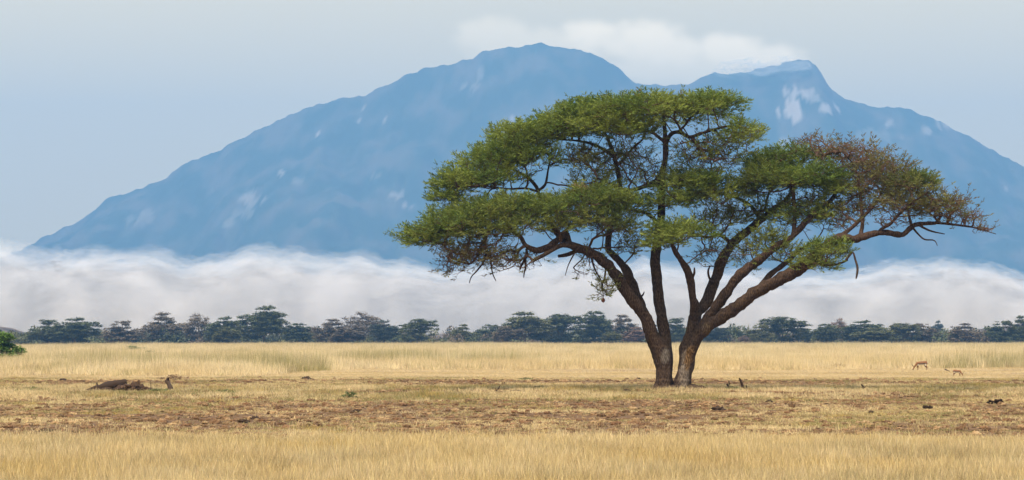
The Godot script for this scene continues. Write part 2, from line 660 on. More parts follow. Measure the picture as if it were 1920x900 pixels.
func sky_cover() -> ImageTexture:
	# soft white cumulus low in the sky all round, heaviest over the mountain
	var w := 4096
	var h := 2048
	var im := Image.create_empty(w, h, false, Image.FORMAT_RGBA8)
	var soft := noise(81, 0.016, 5)
	var caps := [[1115, 62, 75, 38, 1.0], [1200, 66, 85, 42, 1.0], [1260, 92, 70, 34, 0.85], [1370, 88, 62, 36, 1.0], [1440, 106, 80, 30, 0.9], [930, 60, 75, 40, 0.5], [1280, 122, 170, 30, 0.5], [1030, 75, 90, 35, 0.5]]
	var puff := noise(82, 0.045, 5)
	for y in range(int(h * 0.40), h / 2):
		var el := (0.5 - (y + 0.5) / h) * 180.0
		for x in w:
			var az := (float(x) + 0.5) / w * 360.0             # 0 looks along -z
			if az > 180.0:
				az -= 360.0
			var n := soft.get_noise_2d(az * 12.0, el * 24.0)
			var v := 0.0
			if absf(az) < 13.0 and el < 8.0:
				var px := 960.0 + tan(deg_to_rad(az)) * F
				var py := HORIZON - tan(deg_to_rad(el)) * F
				for cpt in caps:
					var a: float = (px - cpt[0]) / cpt[2]
					var d: float = (py - cpt[1]) / cpt[3]
					if d < 0.0:
						d *= 1.3
					else:
						d *= 0.75
					var e := a * a + d * d
					if e < 2.6:
						v = maxf(v, cpt[4] * smooth(1.3, 0.25, e + 0.5 * n + 0.55 * puff.get_noise_2d(px * 0.55, py)) * (1.0 - 0.35 * smooth(-0.2, 1.2, d)))
			else:
				v = 0.8 * smooth(0.28, 0.55, n) * smooth(2.0, 5.0, el) * (1.0 - smooth(12.0, 17.0, el)) * smooth(13.0, 18.0, absf(az))
			if v > 0.004:
				im.set_pixel(x, y, Color(1.0, 0.90, 0.78, v))
	return ImageTexture.create_from_image(im)


# ------------------------------------------------------------------ the big acacia
var s_pos := PackedVector3Array()
var s_par := PackedInt32Array()
var s_rad := PackedFloat32Array()
var s_len := PackedFloat32Array()
var s_pad := PackedInt32Array()
var cells := {}
const CELL := 0.6


func cell_of(p: Vector3) -> Vector3i:
	return Vector3i((p / CELL).floor())


func s_add(p: Vector3, par: int, rad: float, plen: float, pad: int, reach: bool) -> int:
	s_pos.append(p)
	s_par.append(par)
	s_rad.append(rad)
	s_len.append(plen)
	s_pad.append(pad)
	var at := s_pos.size() - 1
	if reach:
		var c := cell_of(p)
		if not cells.has(c):
			cells[c] = []
		cells[c].append(at)
	return at


func nearest(p: Vector3) -> int:
	var c := cell_of(p)
	var best := -1
	var cost := 1e9
	for ring in 16:
		if best >= 0 and (ring - 1) * CELL > cost:
			break
		for i in range(-ring, ring + 1):
			for j in range(-ring, ring + 1):
				var edge := absi(i) == ring or absi(j) == ring
				var k := -ring
				while k <= ring:
					var key := Vector3i(c.x + i, c.y + j, c.z + k)
					if cells.has(key):
						for at: int in cells[key]:
							var d := s_pos[at].distance_to(p)
							d += 0.22 * s_len[at] + 0.5 * maxf(0.0, s_pos[at].y - p.y - 0.2)
							if d < cost:
								cost = d
								best = at
					k += 1 if edge or ring == 0 else 2 * ring
	return best


func acacia() -> void:
	var base := on_ground(1262, TREE_D)
	var tree := thing("acacia_tree", "large flat topped acacia with several dark leaning stems and green crown", "tree", base)
	var r := dice(7)
	var P := func(px: float, py: float, near: float) -> Vector3:
		return spot(px, py, TREE_D - near) - Vector3(base.x, 0.0, base.z)
	var wood := StandardMaterial3D.new()
	wood.resource_name = "acacia bark"
	wood.vertex_color_use_as_albedo = true
	wood.roughness = 0.95
	wood.metallic_specular = 0.2
	var bark := NoiseTexture2D.new()
	bark.width = 256
	bark.height = 256
	bark.seamless = true
	bark.noise = noise(91, 0.03, 4)
	var grain := Gradient.new()
	grain.set_color(0, Color(0.28, 0.26, 0.25))
	grain.set_color(1, Color(1, 1, 1))
	bark.color_ramp = grain
	wood.albedo_texture = bark
	wood.heightmap_enabled = true
	wood.heightmap_texture = bark
	wood.heightmap_scale = 4.0
	wood.uv1_triplanar = true
	wood.uv1_scale = Vector3(2.6, 0.75, 2.6)
	var dark := Color(0.165, 0.112, 0.082)
	var furrow := noise(92, 2.4, 3)

	# [name, parent limb, [photo x, photo y, half width in photo pixels, nearer in metres] ...]
	var limbs := [
		["trunk", [[1243, 742, 23, 0], [1245, 728, 19, 0], [1247, 712, 16.5, 0], [1245, 690, 17, 0], [1238, 662, 17, 0.1], [1226, 636, 14, 0.2], [1215, 610, 12, 0.35], [1203, 585, 10.5, 0.5], [1183, 562, 11, 0.7], [1158, 524, 11, 0.9], [1134, 493, 10, 1.2], [1106, 474, 9, 1.5], [1078, 463, 8, 1.7], [1058, 455, 8, 1.9]]],
		["trunk", [[1279, 742, 20, 0.1], [1278, 726, 16, 0.1], [1280, 708, 15, 0.1], [1285, 685, 15, 0.1], [1291, 660, 15, 0.1], [1298, 635, 15, 0.05], [1301, 612, 12, 0], [1309, 585, 11, -0.2], [1323, 570, 10.5, -0.4], [1336, 537, 10.5, -0.7], [1351, 496, 10, -1.1], [1370, 462, 9, -1.5], [1402, 434, 8, -1.9], [1433, 409, 7.5, -2.2], [1452, 393, 6, -2.4], [1472, 378, 5, -2.6], [1490, 350, 3.5, -2.8]]],
		["limb", [[1218, 622, 11, 0.2], [1211, 600, 9.5, 0], [1203, 575, 8.5, -0.3], [1192, 545, 8.5, -0.6], [1177, 514, 8.5, -1.0], [1157, 488, 7.5, -1.4], [1142, 466, 7, -1.7], [1143, 435, 6.5, -1.9], [1154, 400, 6, -2.1], [1162, 366, 5.5, -2.2], [1159, 330, 5, -2.3], [1152, 296, 4.6, -2.3], [1143, 268, 3.6, -2.3], [1130, 240, 2.6, -2.3]]],
		["limb", [[1250, 705, 10, -0.3], [1253, 668, 9.5, -0.4], [1247, 640, 9.5, -0.5], [1243, 610, 10, -0.6], [1237, 571, 10, -0.8], [1232, 530, 9.5, -0.9], [1229, 490, 9, -1.1], [1233, 450, 8.5, -1.2], [1240, 400, 8, -1.3], [1242, 345, 7.5, -1.3], [1246, 300, 6.5, -1.3], [1248, 255, 5.5, -1.2], [1245, 222, 3.5, -1.1], [1236, 198, 2.2, -1.0]]],
		["limb", [[1304, 600, 11, 0], [1303, 575, 8.5, 0.2], [1299, 552, 7, 0.4], [1295, 528, 7, 0.6], [1284, 502, 6.5, 1.0], [1272, 483, 5.5, 1.4], [1262, 462, 4.5, 1.8], [1258, 445, 3, 2.1]]],
		["limb", [[1304, 634, 11, 0.2], [1320, 610, 10.5, 0.4], [1340, 582, 10, 0.6], [1366, 545, 9.5, 0.8], [1392, 511, 9, 1.0], [1423, 489, 8.5, 1.1], [1455, 465, 8, 1.1], [1487, 445, 6.5, 1.1], [1522, 407, 6, 0.8], [1541, 391, 5.5, 0.6], [1562, 372, 4, 0.3], [1580, 345, 2.8, 0]]],
		["limb", [[1296, 660, 10, 0.3], [1306, 634, 11, 0.4], [1324, 614, 11.5, 0.6], [1347, 600, 11, 0.8], [1381, 576, 11, 1.1], [1419, 548, 11.5, 1.5], [1460, 526, 12, 1.9], [1500, 504, 12, 2.3], [1530, 481, 11, 2.5], [1557, 456, 10, 2.5], [1578, 447, 9, 2.5], [1602, 449, 8.5, 2.5], [1629, 442, 7.5, 2.4], [1660, 437, 6.5, 2.3], [1690, 442, 5.5, 2.2], [1700, 437, 5.5, 2.2], [1716, 424, 5, 2.1], [1740, 420, 4.5, 2.0], [1756, 418, 4, 1.9], [1768, 400, 2.6, 1.8]]],
		["limb", [[1068, 458, 8, 1.8], [1060, 440, 8, 1.7], [1046, 452, 7.5, 2.0], [1030, 463, 6.5, 2.1], [1007, 471, 6, 2.2], [988, 462, 5.5, 2.3], [979, 448, 5, 2.3], [960, 432, 4.5, 2.2], [935, 424, 3.5, 2.0], [905, 420, 2.8, 1.8], [870, 424, 2.0, 1.6]]],
		["limb", [[1080, 464, 6, 1.8], [1055, 461, 5.5, 2.4], [1029, 474, 4.5, 2.7], [1004, 487, 3.6, 2.9], [1000, 490, 2.8, 2.9]]],
		["limb", [[1112, 476, 5, 1.2], [1088, 470, 4.5, 0.6], [1065, 478, 4, 0.2], [1046, 481, 3, 0]]],
		["limb", [[1056, 452, 6, 1.6], [1040, 432, 5.5, 0.8], [1022, 402, 5, 0], [1013, 372, 4.6, -0.5], [1009, 356, 4.2, -0.7], [1000, 344, 3.6, -0.8], [986, 332, 3.0, -0.8], [960, 318, 2.2, -0.8], [925, 312, 1.6, -0.8]]],
		["limb", [[1010, 357, 3.4, -0.7], [1022, 347, 2.8, -0.9], [1028, 324, 2.4, -1.1], [1031, 305, 2, -1.2], [1035, 280, 1.5, -1.3]]],
		["limb", [[1010, 360, 3, -0.6], [985, 354, 2.4, -0.2], [955, 355, 2, 0.2], [915, 350, 1.5, 0.5]]],
		["limb", [[1243, 325, 6, -1.3], [1228, 342, 5.5, -1.0], [1205, 352, 4.8, -0.6], [1178, 357, 3.8, -0.2], [1150, 348, 2.6, 0.2], [1120, 335, 1.8, 0.5]]],
		["limb", [[1246, 275, 5, -1.3], [1258, 252, 4.5, -1.0], [1275, 248, 4.2, -0.6], [1292, 258, 4, -0.3], [1313, 252, 3.6, 0], [1336, 244, 3, 0.4], [1368, 237, 2.2, 0.8], [1400, 240, 1.5, 1.1]]],
		["limb", [[1268, 249, 3, -0.7], [1284, 236, 2.6, -0.9], [1294, 222, 2.2, -1.1], [1310, 200, 1.5, -1.2]]],
		["limb", [[1248, 270, 4, -1.3], [1225, 250, 3.2, -1.8], [1195, 240, 2.4, -2.2], [1160, 225, 1.8, -2.4]]],
		["limb", [[1152, 296, 4, -2.3], [1120, 275, 3.2, -1.9], [1085, 265, 2.5, -1.5], [1045, 262, 1.8, -1.2]]],
		["limb", [[1156, 315, 3.4, -2.3], [1185, 280, 2.8, -1.8], [1205, 262, 2, -1.3], [1215, 240, 1.5, -0.9]]],
		["limb", [[1571, 447, 5, 2.5], [1593, 432, 4.2, 2.2], [1616, 410, 3.8, 1.9], [1636, 391, 3.2, 1.7], [1652, 365, 2.4, 1.5], [1660, 340, 1.6, 1.3]]],
		["limb", [[1612, 446, 5, 2.4], [1617, 428, 4.4, 2.2], [1618, 405, 4, 2.0], [1615, 378, 3.6, 1.8], [1612, 345, 2.6, 1.5], [1602, 312, 1.8, 1.2], [1580, 285, 1.2, 1.0]]],
		["limb", [[1645, 440, 4, 2.3], [1652, 431, 3.6, 2.4], [1673, 418, 3.2, 2.7], [1692, 398, 2.7, 2.9], [1715, 378, 2, 3.1], [1740, 362, 1.4, 3.2]]],
		["limb", [[1710, 428, 3.4, 2.1], [1704, 405, 2.8, 1.8], [1703, 385, 2.2, 1.6], [1710, 360, 1.5, 1.3]]],
		["limb", [[1750, 419, 3.2, 1.9], [1778, 421, 2.6, 1.9], [1822, 427, 1.9, 2.0], [1842, 432, 1.2, 2.0], [1868, 440, 0.7, 2.0]]],
		["limb", [[1415, 552, 7, 1.3], [1423, 545, 6.5, 1.0], [1441, 518, 6, 0.7], [1475, 492, 5, 0.4], [1500, 470, 4, 0.2], [1530, 452, 3, 0]]],
		["limb", [[1487, 446, 5.5, 1.1], [1490, 424, 5, 0.9], [1490, 390, 4.6, 0.7], [1488, 362, 3.5, 0.5], [1478, 335, 2.4, 0.3]]],
		["limb", [[1372, 460, 5, -1.5], [1350, 442, 4, -1.2], [1325, 446, 3, -0.7], [1300, 440, 2, -0.2]]],
		["limb", [[1428, 412, 5, -2.2], [1405, 385, 3.6, -2.2], [1370, 368, 2.8, -2.0], [1330, 358, 2, -1.8]]],
		["limb", [[1234, 420, 5, -1.2], [1215, 402, 4, -0.6], [1185, 395, 3, 0], [1150, 392, 2, 0.5]]],
		["limb", [[1520, 490, 3.5, 2.4], [1548, 498, 3, 2.7], [1572, 496, 2.4, 2.9], [1590, 488, 2.2, 3.0]]],
	]
	var bare_marks := [[1283, 695, 10, 40, Color(0.54, 0.45, 0.37), 1.0], [1287, 672, 8, 22, Color(0.54, 0.33, 0.16), -1.0], [1246, 668, 8, 16, Color(0.42, 0.37, 0.33), 0.0], [1322, 618, 9, 12, Color(0.30, 0.22, 0.15), 0.0]]
	var paint := noise(93, 3.0, 3)
	for lb in limbs:
		var pts4 := []
		for q: Array in lb[1]:
			pts4.append([P.call(q[0], q[1], q[3]), q[2] / F * (TREE_D - q[3])])
		var thick: float = pts4[0][1]
		var cv := curve(pts4, 0.09 if thick > 0.15 else 0.14)
		var pts: PackedVector3Array = cv[0]
		var rads: PackedFloat32Array = cv[1]
		for k in pts.size():                       # acacia wood wanders
			var j := minf(rads[k] * 0.35, 0.035)
			pts[k] += Vector3(furrow.get_noise_3d(pts[k].y * 0.35, k * 0.01, thick * 40.0), 0.4 * furrow.get_noise_3d(pts[k].x * 0.4, 9.0, thick * 31.0), 0.0) * j * 2.0
		var b := Buf.new()
		for k in rads.size():
			rads[k] *= lerpf(1.0, 0.86, smooth(3.0, 7.0, pts[k].y))
		tube(b, pts, rads, 22 if thick > 0.2 else 12 if thick > 0.08 else 8, dark, furrow, 0.42 if thick > 0.15 else 0.28)
		for k in b.v.size():
			var p := b.v[k]
			var c := dark * (1.0 + 0.35 * paint.get_noise_3d(p.x, p.y * 0.3, p.z))
			# young upper wood is redder, the lower stems are greyed by weather
			c = c.lerp(Color(0.135, 0.078, 0.052), 0.45 * smooth(4.0, 8.0, p.y))
			c = c.lerp(Color(0.23, 0.165, 0.12), 0.55 * smooth(3.4, 1.2, p.y) * clampf(0.4 + 1.5 * paint.get_noise_3d(p.x * 0.6 + 9.0, p.y * 0.25, p.z), 0.0, 1.0))
			if lb[0] == "trunk" or thick > 0.17:
				var qx := 1262.0 + p.x / (TREE_D - p.z) * F
				var qy := 733.0 - p.y / (TREE_D - p.z) * F
				for mk: Array in bare_marks:
					var lean := (695.0 - qy) * 0.12 if mk[0] > 1270 and mk[0] < 1300 else 0.0
					var ux: float = (qx - mk[0] - lean) / mk[2]
					var uy: float = (qy - mk[1]) / mk[3]
					if b.n[k].z > -0.2:
						c = c.lerp(mk[4], smooth(1.2, 0.6, ux * ux + uy * uy + 0.8 * paint.get_noise_3d(p.x, p.y, p.z)))
			b.c[k] = c
		obj(lb[0], b.mesh(wood), tree)
		var par := -1
		var plen := 0.0
		for k in pts.size():
			if k > 0:
				plen += pts[k].distance_to(pts[k - 1])
			par = s_add(pts[k], par, rads[k], plen * 0.25, -1, pts[k].y > 5.0 and k > 2)
	var limb_nodes := s_pos.size()

	# roots at the foot
	for rt in [[[1290, 730, 9, 0.2], [1306, 730, 8, 0.35], [1325, 733, 5.5, 0.5], [1350, 740, 2, 0.6]], [[1238, 726, 10, 0.1], [1224, 733, 6, 0.2], [1206, 742, 2, 0.3]], [[1262, 730, 9, 0.3], [1264, 736, 7, 0.6], [1266, 742, 3, 0.9]], [[1250, 730, 8, 0.3], [1246, 738, 5, 0.7], [1244, 744, 2, 1.0]]]:
		var pts4 := []
		for q: Array in rt:
			pts4.append([P.call(q[0], q[1], q[3]), q[2] / F * TREE_D])
		var cv := curve(pts4, 0.08)
		var b := Buf.new()
		tube(b, cv[0], cv[1], 12, dark, furrow, 0.35)
		obj("root", b.mesh(wood), tree)

	# pads: photo x, y, half width, half height, nearer (m), half depth (m), leaf 0..1, tone (0 green .. 1 brown), fill
	var pads := [
		[1215, 206, 150, 28, -0.5, 3.2, 1.0, 0.0, 1.0], [1100, 214, 75, 26, -1.2, 2.6, 1.0, 0.05, 1.0], [1335, 192, 62, 20, -0.8, 2.4, 1.0, 0.0, 0.9], [1392, 250, 40, 30, 0.9, 1.8, 0.75, 0.1, 0.8],
		[1150, 240, 95, 24, 0.4, 2.0, 1.0, 0.05, 1.0], [1040, 238, 60, 26, -1.0, 2.2, 1.0, 0.0, 1.0], [985, 270, 70, 30, -0.8, 2.2, 1.0, 0.0, 1.0], [1000, 300, 55, 22, 0.2, 1.5, 0.9, 0.05, 0.8], [928, 308, 72, 28, -0.6, 2.1, 1.0, 0.0, 1.0], [880, 342, 68, 22, -0.2, 1.9, 1.0, 0.0, 1.0], [935, 340, 55, 18, 0.6, 1.4, 0.9, 0.0, 0.7], [850, 352, 38, 14, 0.2, 1.4, 1.0, 0.0, 0.9], [838, 374, 32, 9, 0.5, 1.2, 1.0, 0.0, 0.9],
		[1330, 290, 75, 40, -0.2, 2.2, 0.12, 0.3, 0.8], [1160, 300, 90, 34, -1.4, 2.2, 0.10, 0.4, 0.8], [1120, 345, 45, 18, -0.6, 1.6, 0.35, 0.25, 0.8], [1205, 330, 50, 30, -0.6, 1.6, 0.08, 0.4, 0.5], [1085, 300, 45, 26, -0.4, 1.5, 0.15, 0.5, 0.6],
		[800, 452, 52, 24, 1.8, 1.7, 1.0, 0.0, 1.0], [850, 425, 62, 26, 1.8, 2.2, 1.0, 0.08, 1.0], [905, 405, 66, 26, 1.2, 2.3, 1.0, 0.2, 1.0], [905, 440, 70, 22, 2.4, 1.8, 0.8, 0.3, 0.9], [965, 400, 62, 24, 1.5, 2.0, 1.0, 0.2, 0.9], [970, 428, 60, 20, 2.5, 1.4, 0.8, 0.3, 0.8], [1030, 398, 58, 24, 1.6, 2.0, 1.0, 0.15, 0.9], [1115, 382, 75, 24, 1.0, 2.2, 1.0, 0.15, 1.0], [1165, 392, 55, 22, 0.6, 1.8, 0.95, 0.05, 0.9], [1100, 418, 72, 24, 1.8, 1.8, 0.75, 0.35, 0.9], [1160, 432, 48, 20, 1.4, 1.5, 0.55, 0.4, 0.7], [1050, 430, 45, 16, 1.9, 1.4, 0.7, 0.3, 0.7],
		[890, 478, 62, 26, 2.2, 1.6, 0.12, 0.9, 0.8], [850, 490, 30, 26, 2.2, 1.2, 0.08, 0.9, 0.6], [940, 485, 40, 22, 2.2, 1.2, 0.08, 0.8, 0.5], [985, 490, 32, 26, 2.4, 1.0, 0.03, 0.7, 0.35], [1105, 500, 34, 30, 1.4, 1.0, 0.04, 0.5, 0.35], [1135, 545, 18, 20, 1.3, 0.6, 0.25, 0.5, 0.5], [1180, 462, 32, 26, -0.4, 1.0, 0.2, 0.4, 0.4],
		[1300, 352, 78, 26, -0.6, 2.4, 1.0, 0.08, 1.0], [1255, 382, 42, 16, 0.4, 1.5, 1.0, 0.02, 0.9], [1330, 378, 60, 20, 0.2, 1.7, 0.75, 0.2, 0.7], [1275, 440, 60, 17, 1.8, 1.8, 1.0, 0.08, 0.95], [1245, 458, 38, 16, 2.2, 1.2, 1.0, 0.0, 0.9], [1330, 420, 60, 24, -0.6, 1.6, 0.12, 0.4, 0.4], [1340, 480, 50, 26, -0.4, 1.4, 0.12, 0.6, 0.35], [1380, 405, 45, 22, -1.6, 1.6, 0.35, 0.4, 0.5],
		[1440, 315, 50, 24, -1.6, 2.0, 1.0, 0.1, 0.9], [1495, 300, 62, 18, -1.2, 2.0, 0.9, 0.15, 0.8], [1450, 345, 70, 26, 0.0, 2.0, 1.0, 0.12, 0.9], [1525, 342, 75, 26, 0.4, 2.2, 1.0, 0.06, 1.0], [1575, 362, 38, 18, 0.8, 1.4, 0.9, 0.05, 0.8], [1400, 365, 42, 18, -1.0, 1.6, 0.8, 0.15, 0.7], [1520, 385, 60, 20, -0.4, 1.7, 0.4, 0.4, 0.7], [1450, 400, 55, 22, -1.4, 1.6, 0.25, 0.4, 0.5],
		[1510, 415, 55, 20, 0.6, 1.5, 0.6, 0.15, 0.6], [1430, 450, 48, 22, 0.2, 1.4, 0.5, 0.2, 0.45], [1465, 478, 45, 22, 1.2, 1.3, 0.4, 0.2, 0.4], [1555, 476, 42, 18, 2.9, 1.3, 0.95, 0.05, 0.85], [1530, 500, 42, 14, 2.8, 1.2, 0.6, 0.1, 0.6], [1400, 480, 40, 26, 0.2, 1.2, 0.15, 0.4, 0.3],
		[1600, 292, 80, 24, -0.2, 2.2, 0.05, 1.0, 0.85], [1555, 278, 60, 18, -0.6, 1.8, 0.04, 1.0, 0.6], [1520, 262, 30, 9, -0.5, 1.2, 0.0, 1.0, 0.5], [1650, 320, 70, 26, 0.6, 2.2, 0.12, 0.9, 0.95], [1640, 355, 60, 22, 1.0, 1.9, 0.1, 0.9, 0.8], [1705, 350, 55, 22, 1.6, 1.8, 0.3, 0.6, 1.0], [1725, 342, 30, 10, 1.7, 1.2, 0.9, 0.25, 0.8], [1690, 385, 50, 18, 2.0, 1.6, 0.2, 0.8, 0.8], [1755, 392, 50, 20, 2.1, 1.6, 0.14, 0.75, 0.85], [1785, 378, 38, 11, 2.0, 1.3, 0.1, 1.0, 0.8], [1812, 405, 42, 16, 2.0, 1.2, 0.04, 1.0, 0.8], [1845, 430, 22, 9, 2.0, 0.9, 0.0, 1.0, 0.6], [1600, 390, 50, 22, 0.8, 1.6, 0.1, 0.7, 0.6], [1580, 415, 40, 20, 1.2, 1.3, 0.05, 0.7, 0.4], [1680, 415, 45, 16, 2.3, 1.2, 0.02, 0.9, 0.4],
	]
	var targets := []
	for k in pads.size():
		var pd: Array = pads[k]
		var rx: float = pd[2] / F * TREE_D
		var ry: float = pd[3] / F * TREE_D
		var rz: float = pd[5]
		if pd[1] < 260 and pd[0] < 1450:
			pd[1] += 7
			ry *= 0.9
		var c: Vector3 = P.call(pd[0], pd[1], pd[4])
		var volume := rx * ry * rz * 4.19
		var count := int((volume * 26.0 + 60.0) * pd[8] * (1.0 if pd[6] > 0.6 else 1.6 if pd[6] > 0.3 else 4.2 if pd[7] > 0.65 else 2.6))
		for q in count:
			var u := Vector3(r.randfn(), r.randfn(), r.randfn()).normalized() * pow(r.randf(), 0.45)
			if pd[6] > 0.5 and u.y < -0.35 and r.randf() < 0.6:
				u.y = -u.y
			var e := 1.0 + 0.5 * lump.get_noise_3d(c.x + u.x * rx, c.y + u.y * ry * 2.0, c.z + u.z * rz)
			targets.append([c + Vector3(u.x * rx, u.y * ry, u.z * rz) * e, k])
	for k in range(targets.size() - 1, 0, -1):
		var j := r.randi() % (k + 1)
		var t: Array = targets[k]
		targets[k] = targets[j]
		targets[j] = t
	for t: Array in targets:
		var p: Vector3 = t[0]
		var at := nearest(p)
		if at < 0:
			continue
		var p0 := s_pos[at]
		var dist := p0.distance_to(p)
		if dist < 0.06 or dist > 5.0:
			continue
		var ctrl := p0.lerp(p, 0.5) + Vector3(rnd(r, -1, 1), rnd(r, -0.9, 0.7), rnd(r, -1, 1)) * dist * 0.17
		var steps := maxi(1, int(ceil(dist / 0.19)))
		var par := at
		for s in steps:
			var f := float(s + 1) / steps
			var q := p0.lerp(ctrl, f).lerp(ctrl.lerp(p, f), f)
			if s < steps - 1:
				q += Vector3(rnd(r, -1, 1), rnd(r, -1, 1), rnd(r, -1, 1)) * 0.035
			par = s_add(q, par, 0.0, s_len[at] + dist * f, t[1], true)
	# girth from the tips down
	var carried := PackedFloat32Array()
	carried.resize(s_pos.size())
	var tip := PackedByteArray()
	tip.resize(s_pos.size())
	tip.fill(1)
	for k in range(s_pos.size() - 1, limb_nodes - 1, -1):
		if carried[k] == 0.0:
			carried[k] = 1.0
		else:
			tip[k] = 0
		if s_par[k] >= limb_nodes:
			carried[s_par[k]] += carried[k]
		s_rad[k] = minf(0.0078 * pow(carried[k], 0.42), 0.085)
	var bt := Buf.new()
	var twig := rough("acacia twigs", Color.WHITE, true, 0.0, 0.9)
	for k in range(limb_nodes, s_pos.size()):
		var a := s_par[k]
		var p := s_pos[a]
		var q := s_pos[k]
		var ra := minf(s_rad[a], s_rad[k] * 1.25)
		var rb := s_rad[k]
		var dir := (q - p).normalized()
		var side := dir.cross(Vector3.UP if absf(dir.y) < 0.9 else Vector3.RIGHT).normalized()
		var up := side.cross(dir)
		var sides := 5 if rb > 0.02 else 3
		var pad: Array = pads[s_pad[k]]
		var brown: float = pad[7]
		var thin := smooth(0.03, 0.008, rb)
		var c := Color(0.085, 0.053, 0.038).lerp(Color(0.125, 0.073, 0.05), brown * (0.4 + 0.6 * thin)) * rnd(r, 0.8, 1.2)
		var first := bt.v.size()
		for s in sides:
			var ang := TAU * s / sides
			var out := side * cos(ang) + up * sin(ang)
			bt.v.append(p + out * ra)
			bt.v.append(q + out * rb)
			bt.n.append(out)
			bt.n.append(out)
			bt.c.append(c)
			bt.c.append(c)
		for s in sides:
			var s2 := (s + 1) % sides
			bt.quad(first + 2 * s, first + 2 * s2, first + 2 * s2 + 1, first + 2 * s + 1)
	obj("twigs", bt.mesh(twig), tree, "stuff")

	# leafy sprays on the finest twigs
	var leaf_mat := rough("acacia leaves", Color.WHITE, true, 0.6, 0.75)
	var kinds: Array[ArrayMesh] = []
	for k in 3:
		kinds.append(sprig(900 + k, leaf_mat))
	var places: Array = [[], [], []]
	var tints: Array = [PackedColorArray(), PackedColorArray(), PackedColorArray()]
	for k in range(limb_nodes, s_pos.size()):
		if s_rad[k] > 0.02:
			continue
		var pad: Array = pads[s_pad[k]]
		var leaf: float = pad[6]
		var count := 0
		var want := maxf(leaf, 0.035 * float(pad[7])) * (3.2 if tip[k] else 1.9)
		want *= smooth(-0.75, 0.0, (s_pos[k].y - P.call(pad[0], pad[1], pad[4]).y) / (pad[3] / F * TREE_D)) if leaf > 0.5 else 1.0
		if s_rad[k] > 0.0125:
			want *= 0.5
		count = int(want) + (1 if r.randf() < want - int(want) else 0)
		var dir := (s_pos[k] - s_pos[s_par[k]]).normalized()
		var c0: Vector3 = P.call(pad[0], pad[1] + pad[3] * 0.8, pad[4])
		var out := (s_pos[k] - c0)
		out.y *= 1.2
		out = out.normalized()
		for q in count:
			var d := (dir * 0.5 + out * 0.9 * Vector3(1, 0.6, 1) + Vector3(0, 0.16, 0) + Vector3(rnd(r, -1, 1), rnd(r, -0.45, 0.5), rnd(r, -1, 1)) * 0.7).normalized()
			var side := d.cross(Vector3(rnd(r, -0.35, 0.35), 1, rnd(r, -0.35, 0.35))).normalized()
			var sc := rnd(r, 0.65, 1.15)
			var bs := Basis(side, d, side.cross(d)) * Basis.from_scale(Vector3(sc, sc, sc))
			var v := r.randi() % 3
			places[v].append(Transform3D(bs, s_pos[k] + Vector3(rnd(r, -1, 1), rnd(r, -1, 1), rnd(r, -1, 1)) * 0.05))
			var n := lump.get_noise_3d(s_pos[k].x * 0.6, s_pos[k].y * 0.6, s_pos[k].z * 0.6 + 50.0)
			var c := Color(0.11, 0.165, 0.032).lerp(Color(0.24, 0.285, 0.055), clampf(0.45 + n * 1.3 + rnd(r, -0.3, 0.3), 0.0, 1.0))
			c = c.lerp(Color(0.15, 0.115, 0.055), clampf(float(pad[7]) * 0.9 + rnd(r, -0.2, 0.15), 0.0, 0.95))
			if pad[1] < 215 and s_pos[k].y > c0.y + 0.85 and r.randf() < 0.12:
				c = Color(0.30, 0.17, 0.07)
			tints[v].append(c * rnd(r, 0.85, 1.15))
	var total := 0
	for v in 3:
		var list: Array[Transform3D] = []
		list.assign(places[v])
		total += list.size()
		many("foliage", kinds[v], list, tints[v], tree)
	print("acacia: ", s_pos.size(), " twig points, ", total, " sprays")

	# the snapped branch that hangs at the right
	var snapped := Buf.new()
	var sp := []
	for q in [[1586, 489, 2.4, 3.0], [1594, 479, 2.2, 3.0], [1600, 475, 2.0, 3.0], [1604, 488, 2.2, 3.0], [1608, 503, 2.3, 3.0], [1607, 516, 1.8, 3.0], [1605, 524, 1.0, 3.0]]:
		sp.append([P.call(q[0], q[1], q[3]), q[2] / F * TREE_D])
	var sc2 := curve(sp, 0.08)
	tube(snapped, sc2[0], sc2[1], 7, Color(0.24, 0.17, 0.13), furrow, 0.3)
	obj("broken_branch", snapped.mesh(wood), tree).set_meta("label", "snapped grey branch hanging down at the right of the crown")
